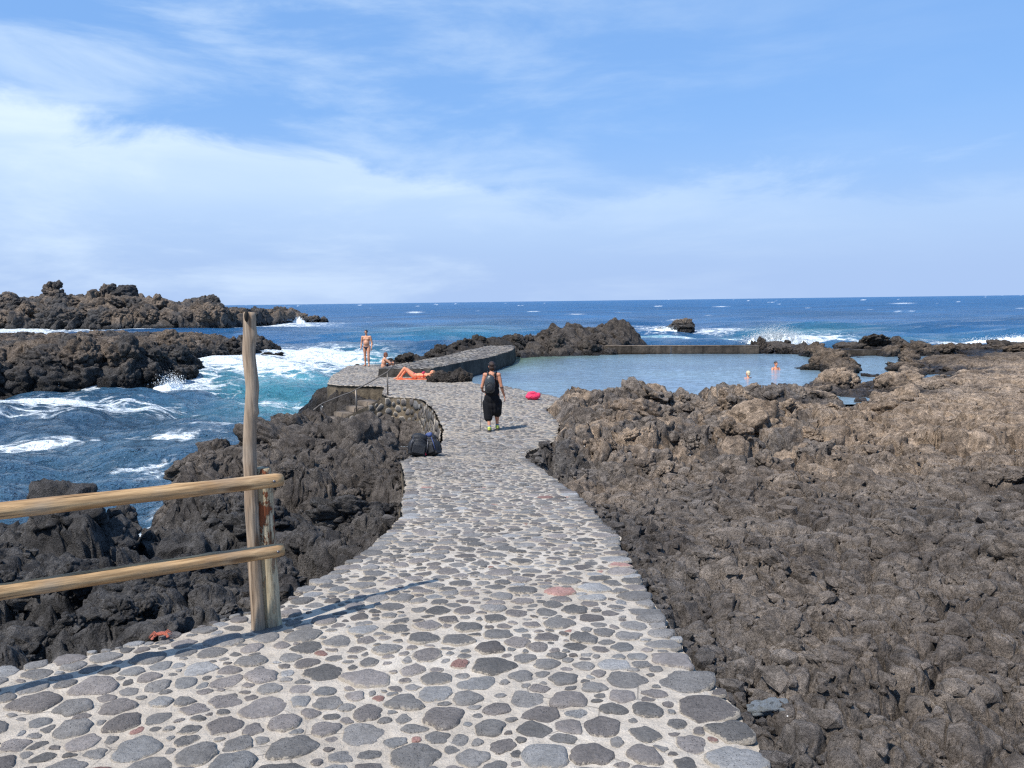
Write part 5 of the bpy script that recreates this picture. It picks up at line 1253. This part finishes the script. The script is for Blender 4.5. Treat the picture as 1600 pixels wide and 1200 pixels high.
# ------------------------------------------------------------------ bags and small things
def ruck(name, loc, rz, label, w, h, d, body, extra, lean):
    root = empty(name, loc, rz, label=label, cat='backpack'); root.rotation_euler = (lean[0], lean[1], rz)
    m = MB(); m.ell((0, 0, h*.40), (w*.50, d*.5, h*.42), None, 18, 12); m.box((0, 0, h*.30), (w*.8, d*.78, h*.5)); m.ell((0, .01, h*.78), (w*.42, d*.42, h*.2), None, 16, 10)
    remesh(m, 'pack_bag', body, .010, 4, parent=root)
    m = MB(); m.box((0, -d*.5, h*.30), (w*.62, d*.22, h*.34)); m.ell((0, -d*.5, h*.46), (w*.31, d*.13, h*.1), None, 12, 8); remesh(m, 'pocket', M_PACKD, .008, 4, parent=root)
    for s_ in (-1, 1):
        m = MB(); m.tube([(s_*w*.22, d*.40, h*.88), (s_*w*.26, d*.62, h*.72), (s_*w*.30, d*.62, h*.45), (s_*w*.36, d*.46, h*.16)], .016, 8, True, .5); m.build('shoulder_strap', M_STRAP, root)
        m = MB(); m.tube([(s_*w*.33, -d*.40, h*.78), (s_*w*.40, -d*.49, h*.5), (s_*w*.38, -d*.46, h*.2)], .007, 6); m.build('side_strap', extra, root)
    m = MB(); m.tube([(-w*.3, -d*.44, h*.66), (0, -d*.50, h*.74), (w*.3, -d*.44, h*.66)], .005, 6); m.build('zip', M_GREY, root)
    m = MB(); m.tube([(-.04, d*.3, h*.93), (0, d*.32, h*1.0), (.04, d*.3, h*.93)], .008, 6); m.build('grab_loop', M_STRAP, root)
    return root
b1 = ruck('backpack', (-1.67, 13.05, sz(-1.67, 13.05)-.01), R(12), 'bulky black backpack lying at the left path edge', .36, .42, .25, M_PACKD, M_GREY, (R(-12), R(14)))
b2 = ruck('backpack', (-1.36, 13.12, sz(-1.36, 13.12)-.01), R(-25), 'black backpack with blue trim and pink tag beside the bulky one', .30, .40, .22, M_PACKD, M_BLUE, (R(-8), R(-22)))
m = MB(); m.ell((0.02, -.02, .385), (.07, .06, .035), None, 14, 8); m.ell((.05, -.05, .36), (.045, .04, .035), None, 10, 8); remesh(m, 'rolled_jacket', M_BLUE, .008, 2, parent=b2)
m = MB(); m.tube([(-.08, -.15, .30), (-.06, -.165, .2), (-.07, -.16, .12)], [.03, .035, .02], 8, True, .4); m.build('hanging_strap', flat_mat('slate_cloth', (.12, .14, .20), .8), b2)
m = MB(); m.tube([(-.07, -.168, .14), (-.05, -.175, .04)], [.016, .013], 8, True, .5); m.build('pink_tag', M_PINK, b2)
def pink_bag():
    x, y = .66, 24.15; root = empty('beach_bag', (x, y, sz(x, y)), R(8), label='bright pink beach bag slumped on the terrace edge by the pool', cat='bag')
    m = MB(); m.ell((0, 0, .10), (.24, .15, .12), None, 18, 10); m.ell((-.03, 0, .16), (.17, .12, .10), None, 16, 10); m.ell((.15, .02, .13), (.10, .10, .08), None, 12, 8)
    o = remesh(m, 'bag_cloth', M_PINK, .010, 2, parent=root)
    me = o.data; co = np.zeros(len(me.vertices)*3); me.vertices.foreach_get('co', co); co = co.reshape(-1, 3)
    k = .016*fbm3(co*14, 3, 981); co += k[:, None]*np.array([1, 1, 1.]); co[:, 2] = np.maximum(co[:, 2], .0); me.vertices.foreach_set('co', co.ravel())
    m = MB(); m.tube([(-.10, -.10, .21), (-.03, -.14, .27), (.06, -.12, .22)], .010, 8, True, .5); m.build('handle', M_PINK, root)
pink_bag()
def crab():
    x, y = -1.73, 3.60; root = empty('crab', (x, y, sz(x, y)+.012), R(20), label='small pinkish orange crab shell lying on the left path margin', cat='crab')
    root.scale = (.72, .72, .6); mo = flat_mat('crab_shell', (.72, .20, .12), .5, .4, var=.3, sc=40, bump=.02); m = MB(); m.ell((0, 0, .018), (.032, .022, .015), None, 14, 8); m.build('shell', mo, root)
    for s_ in (-1, 1):
        for k in range(4):
            a = -.7+.42*k; m = MB(); c, q = math.cos(a)*s_, math.sin(a); m.tube([(c*.025, q*.02, .016), (c*.05, q*.05, .030), (c*.075, q*.07, .002)], [.0045, .004, .002], 6); m.build('leg', mo, root)
        m = MB(); m.tube([(s_*.02, -.016, .016), (s_*.045, -.045, .018)], [.006, .007], 8); m.ell((s_*.047, -.06, .016), (.011, .017, .009), None, 10, 6); m.build('claw', mo, root)
crab()
def ladder():
    root = empty('swim_ladder', (-25.0, 41.7, 0), R(4), label='pale metal swimming ladder at the foot of the dark lava cliff', cat='ladder')
    ms = flat_mat('pale_steel', (.62, .62, .60), .4, .5, .3)
    for x in (-.28, .28):
        m = MB(); m.tube([(x, .45, .25), (x, .35, .85), (x, .2, 1.0), (x, .05, .95), (x, -.05, .4), (x, -.05, -.6)], .030, 8); m.build('rail', ms, root)
    for z in (.15, -.12, -.4):
        m = MB(); m.tube([(-.28, -.05, z), (.28, -.05, z)], .022, 8); m.build('rung', ms, root)
    m = MB(); m.tube([(-1.35, .3, .2), (-1.30, .2, .85), (-1.28, .05, .9), (-1.26, -.05, .3)], .030, 8); m.build('grab_rail', ms, root)
    V = MB(); V.box((0, 0, 0), (3.6, 1.2, .3)); bm = bmesh.new(); me = V.mesh('t'); bm.from_mesh(me); bmesh.ops.subdivide_edges(bm, edges=bm.edges[:], cuts=5)
    for v in bm.verts: v.co += Vector((rnd.uniform(-.05, .05), rnd.uniform(-.05, .05), rnd.uniform(-.03, .03)))
    me = bpy.data.meshes.new('landing'); bm.to_mesh(me); bm.free(); o = link_mesh('landing', me, None, MAT_STEP, kind='structure'); o.location = (-25.6, 42.4, .06); o.rotation_euler = (0, 0, R(4))
ladder()

def rock_group(name, loc, label, items, meshes=None, cat='rocks'):
    root = empty(name, loc, label=label, cat=cat); r = random.Random(sum(map(ord, name))+len(items))
    for (dx, dy, dz, s, asp) in items: put_rock((dx, dy, dz), s, root, meshes, asp, r)
    return root
r5 = random.Random(55)
rock_group('rock_pile', (-2.5, 30.4, 1.6), 'low heap of grey and brown rocks beyond the sunbather towel', [(r5.uniform(-.75, .75), r5.uniform(-.8, .9), .05, r5.uniform(.09, .30), (1, 1, .8)) for _ in range(46)]+[(.15, .35, .12, .42, (1.2, 1, .8)), (.45, .0, .1, .36, (1, 1, .9)), (-.4, .5, .1, .38, (1.3, 1, .7)), (.6, -.4, .1, .3, (1, 1, .9))])
rock_group('boulder', (-4.9, 35.9, 1.95), 'single dark boulder standing at the left edge of the causeway', [(0, 0, .17, .36, (1.1, 1, .8)), (-.42, .1, .08, .2, (1, 1, .8)), (-.8, -.1, .05, .22, (1, 1, .7))], None, 'boulder')
rock_group('sea_rock', (24.6, 112, 0), 'dark flat topped rock rising from white foam far out', [(.2, 0, .55, 1.7, (1.25, 1, .85)), (1.1, .2, .45, 1.3, (1, 1, .95)), (-.9, 0, .3, 1.25, (1.1, 1, .7))], ROCKS_SEA, 'rock')
rock_group('sea_rock', (21.6, 112, 0), 'small low rock in the foam just left of the larger sea rock', [(0, 0, .25, .75, (1.1, 1, .7)), (-1.3, .3, .0, .6, (1.3, 1, .5))], ROCKS_SEA, 'rock')
rock_group('sea_rock', (-52.5, 205, 0), 'low dark rock off the tip of the far headland', [(0, 0, .4, 1.9, (1.3, 1, .7)), (2.6, 0, .3, 1.5, (1.3, 1, .6)), (-2.5, 0, .1, 1.3, (1.2, 1, .6))], ROCKS_SEA, 'rock')
rock_group('sea_rock', (-21.6, 69.0, 0), 'small brown rock awash beyond the tip of the near promontory', [(-.5, 0, .1, .55, (1.3, 1, .7)), (.5, .1, .12, .5, (1.3, 1, .6))], ROCKS_SEA, 'rock')
for x, y, s, lb in ((19.3, 38.6, .38, 'small dark stone on the left among those in the tidal pool'), (19.95, 38.9, .26, 'lower dark stone in the middle of the small tidal pool'), (19.9, 34.4, .55, 'squat grey stone at the right rim of the tidal pool')):
    rock_group('stone', (x, y, 1.2), lb, [(0, 0, .02, s, (1.2, 1, .6))], None, 'stone')
# dark outcrop behind the pool and jagged teeth by the far wall
for (x, y, z, s, a) in ((3.6, 56.2, 1.9, 1.25, (1, 1, 1.15)), (4.7, 56.6, 1.8, 1.35, (1.1, 1, 1.0)), (2.6, 56.8, 1.5, 1.1, (1, 1, 1)), (6.2, 57.2, 1.65, 1.2, (1.2, 1, .9)), (7.6, 57.6, 1.5, 1.3, (1.1, 1, .95)), (8.9, 57.7, .9, 1.3, (1.1, 1, .8)), (5.3, 55.4, 1.4, 1.1, (1, 1, .8)), (1.3, 56, 1.3, .9, (1, 1, .9)), (10.0, 57.8, .3, 1.0, (1.2, 1, .7)),
                       (16.6, 51.2, 1.55, .5, (.8, .8, 1.5)), (17.1, 51.4, 1.4, .42, (.8, .9, 1.4)), (15.8, 50.8, 1.25, .42, (1.1, 1, .9)), (16.2, 50.9, 1.4, .36, (.8, .8, 1.4)), (15.2, 50.4, 1.2, .4, (1.2, 1, .8)), (17.6, 50.9, 1.2, .45, (1.1, 1, .9)), (18.6, 51.8, 1.5, .32, (.8, .8, 1.9)), (19.6, 51.4, 1.3, .3, (.9, .8, 1.5)), (17.9, 50.4, 1.1, .5, (1.1, 1, .9)), (14.9, 50.6, .9, .55, (1, 1, 1.0)), (17.9, 51.2, .8, .6, (1.2, 1, .8)), (19.5, 51.6, .8, .6, (1.3, 1, .7)), (21, 52, 1.0, .6, (1.3, 1, .7)), (22.6, 51.4, 1.3, .85, (1.5, 1, .65)), (24.2, 51.6, 1.45, .9, (1.5, 1, .65)), (26, 52, 1.4, .85, (1.5, 1, .65)), (27.8, 52, 1.25, .8, (1.5, 1, .6)), (30, 51, 1.2, .8, (1.5, 1, .6)), (33, 51, 1.1, .8, (1.5, 1, .6)), (36.5, 50, 1.2, .8, (1.6, 1, .6)), (31.5, 47, 1.5, .7, (1.3, 1, .7)), (29, 44, 1.6, .7, (1.3, 1, .7)), (24.5, 47.5, 1.4, .75, (1.3, 1, .7))):
    put_rock((x, y, z), s, land, None, a)
def pebbles():
    m = MB(); r = np.random.default_rng(66)
    for i in range(40):
        y = 2.2+r.random()**1.6*12; x = r.uniform(1.0, .85*y+.3) if r.random() < .8 else r.uniform(-.8*y, -.45*y-.4)
        if float(path_gap(np.array([x]), np.array([y]))[0]) < .08: continue
        z = ground1(x, y); s = r.uniform(.003, .006)*(1 if y < 6 else 1.5)
        m.ell((x, y, z+s*.2), (s*r.uniform(.8, 1.7), s, s*.7), Matrix.Rotation(r.uniform(0, 3), 3, 'Z'), 6, 4)
    m.build('shell_fragments', M_WHITE, None, kind='stuff')
pebbles()

for x, y, s_, lb in ((4.95, 13.5, .10, 'pale cream stone lying alone on the brown lava slope'), (9.6, 10.4, .09, 'small whitish stone on the lava near the right edge'), (1.02, 2.95, .075, 'light grey stone wedged against the right path edge')):
    o = put_rock((x, y, ground1(x, y)+s_*.35), s_, None, None, (1.4, .9, .8), random.Random(int(x*10)), 'pale_stone'); o.data = o.data.copy(); o.data.materials.clear(); o.data.materials.append(flat_mat('pale_stone', (.52, .46, .38) if x > 2 else (.30, .33, .35), .9, bump=.02, var=.25)); tag(o, lb, 'stone')
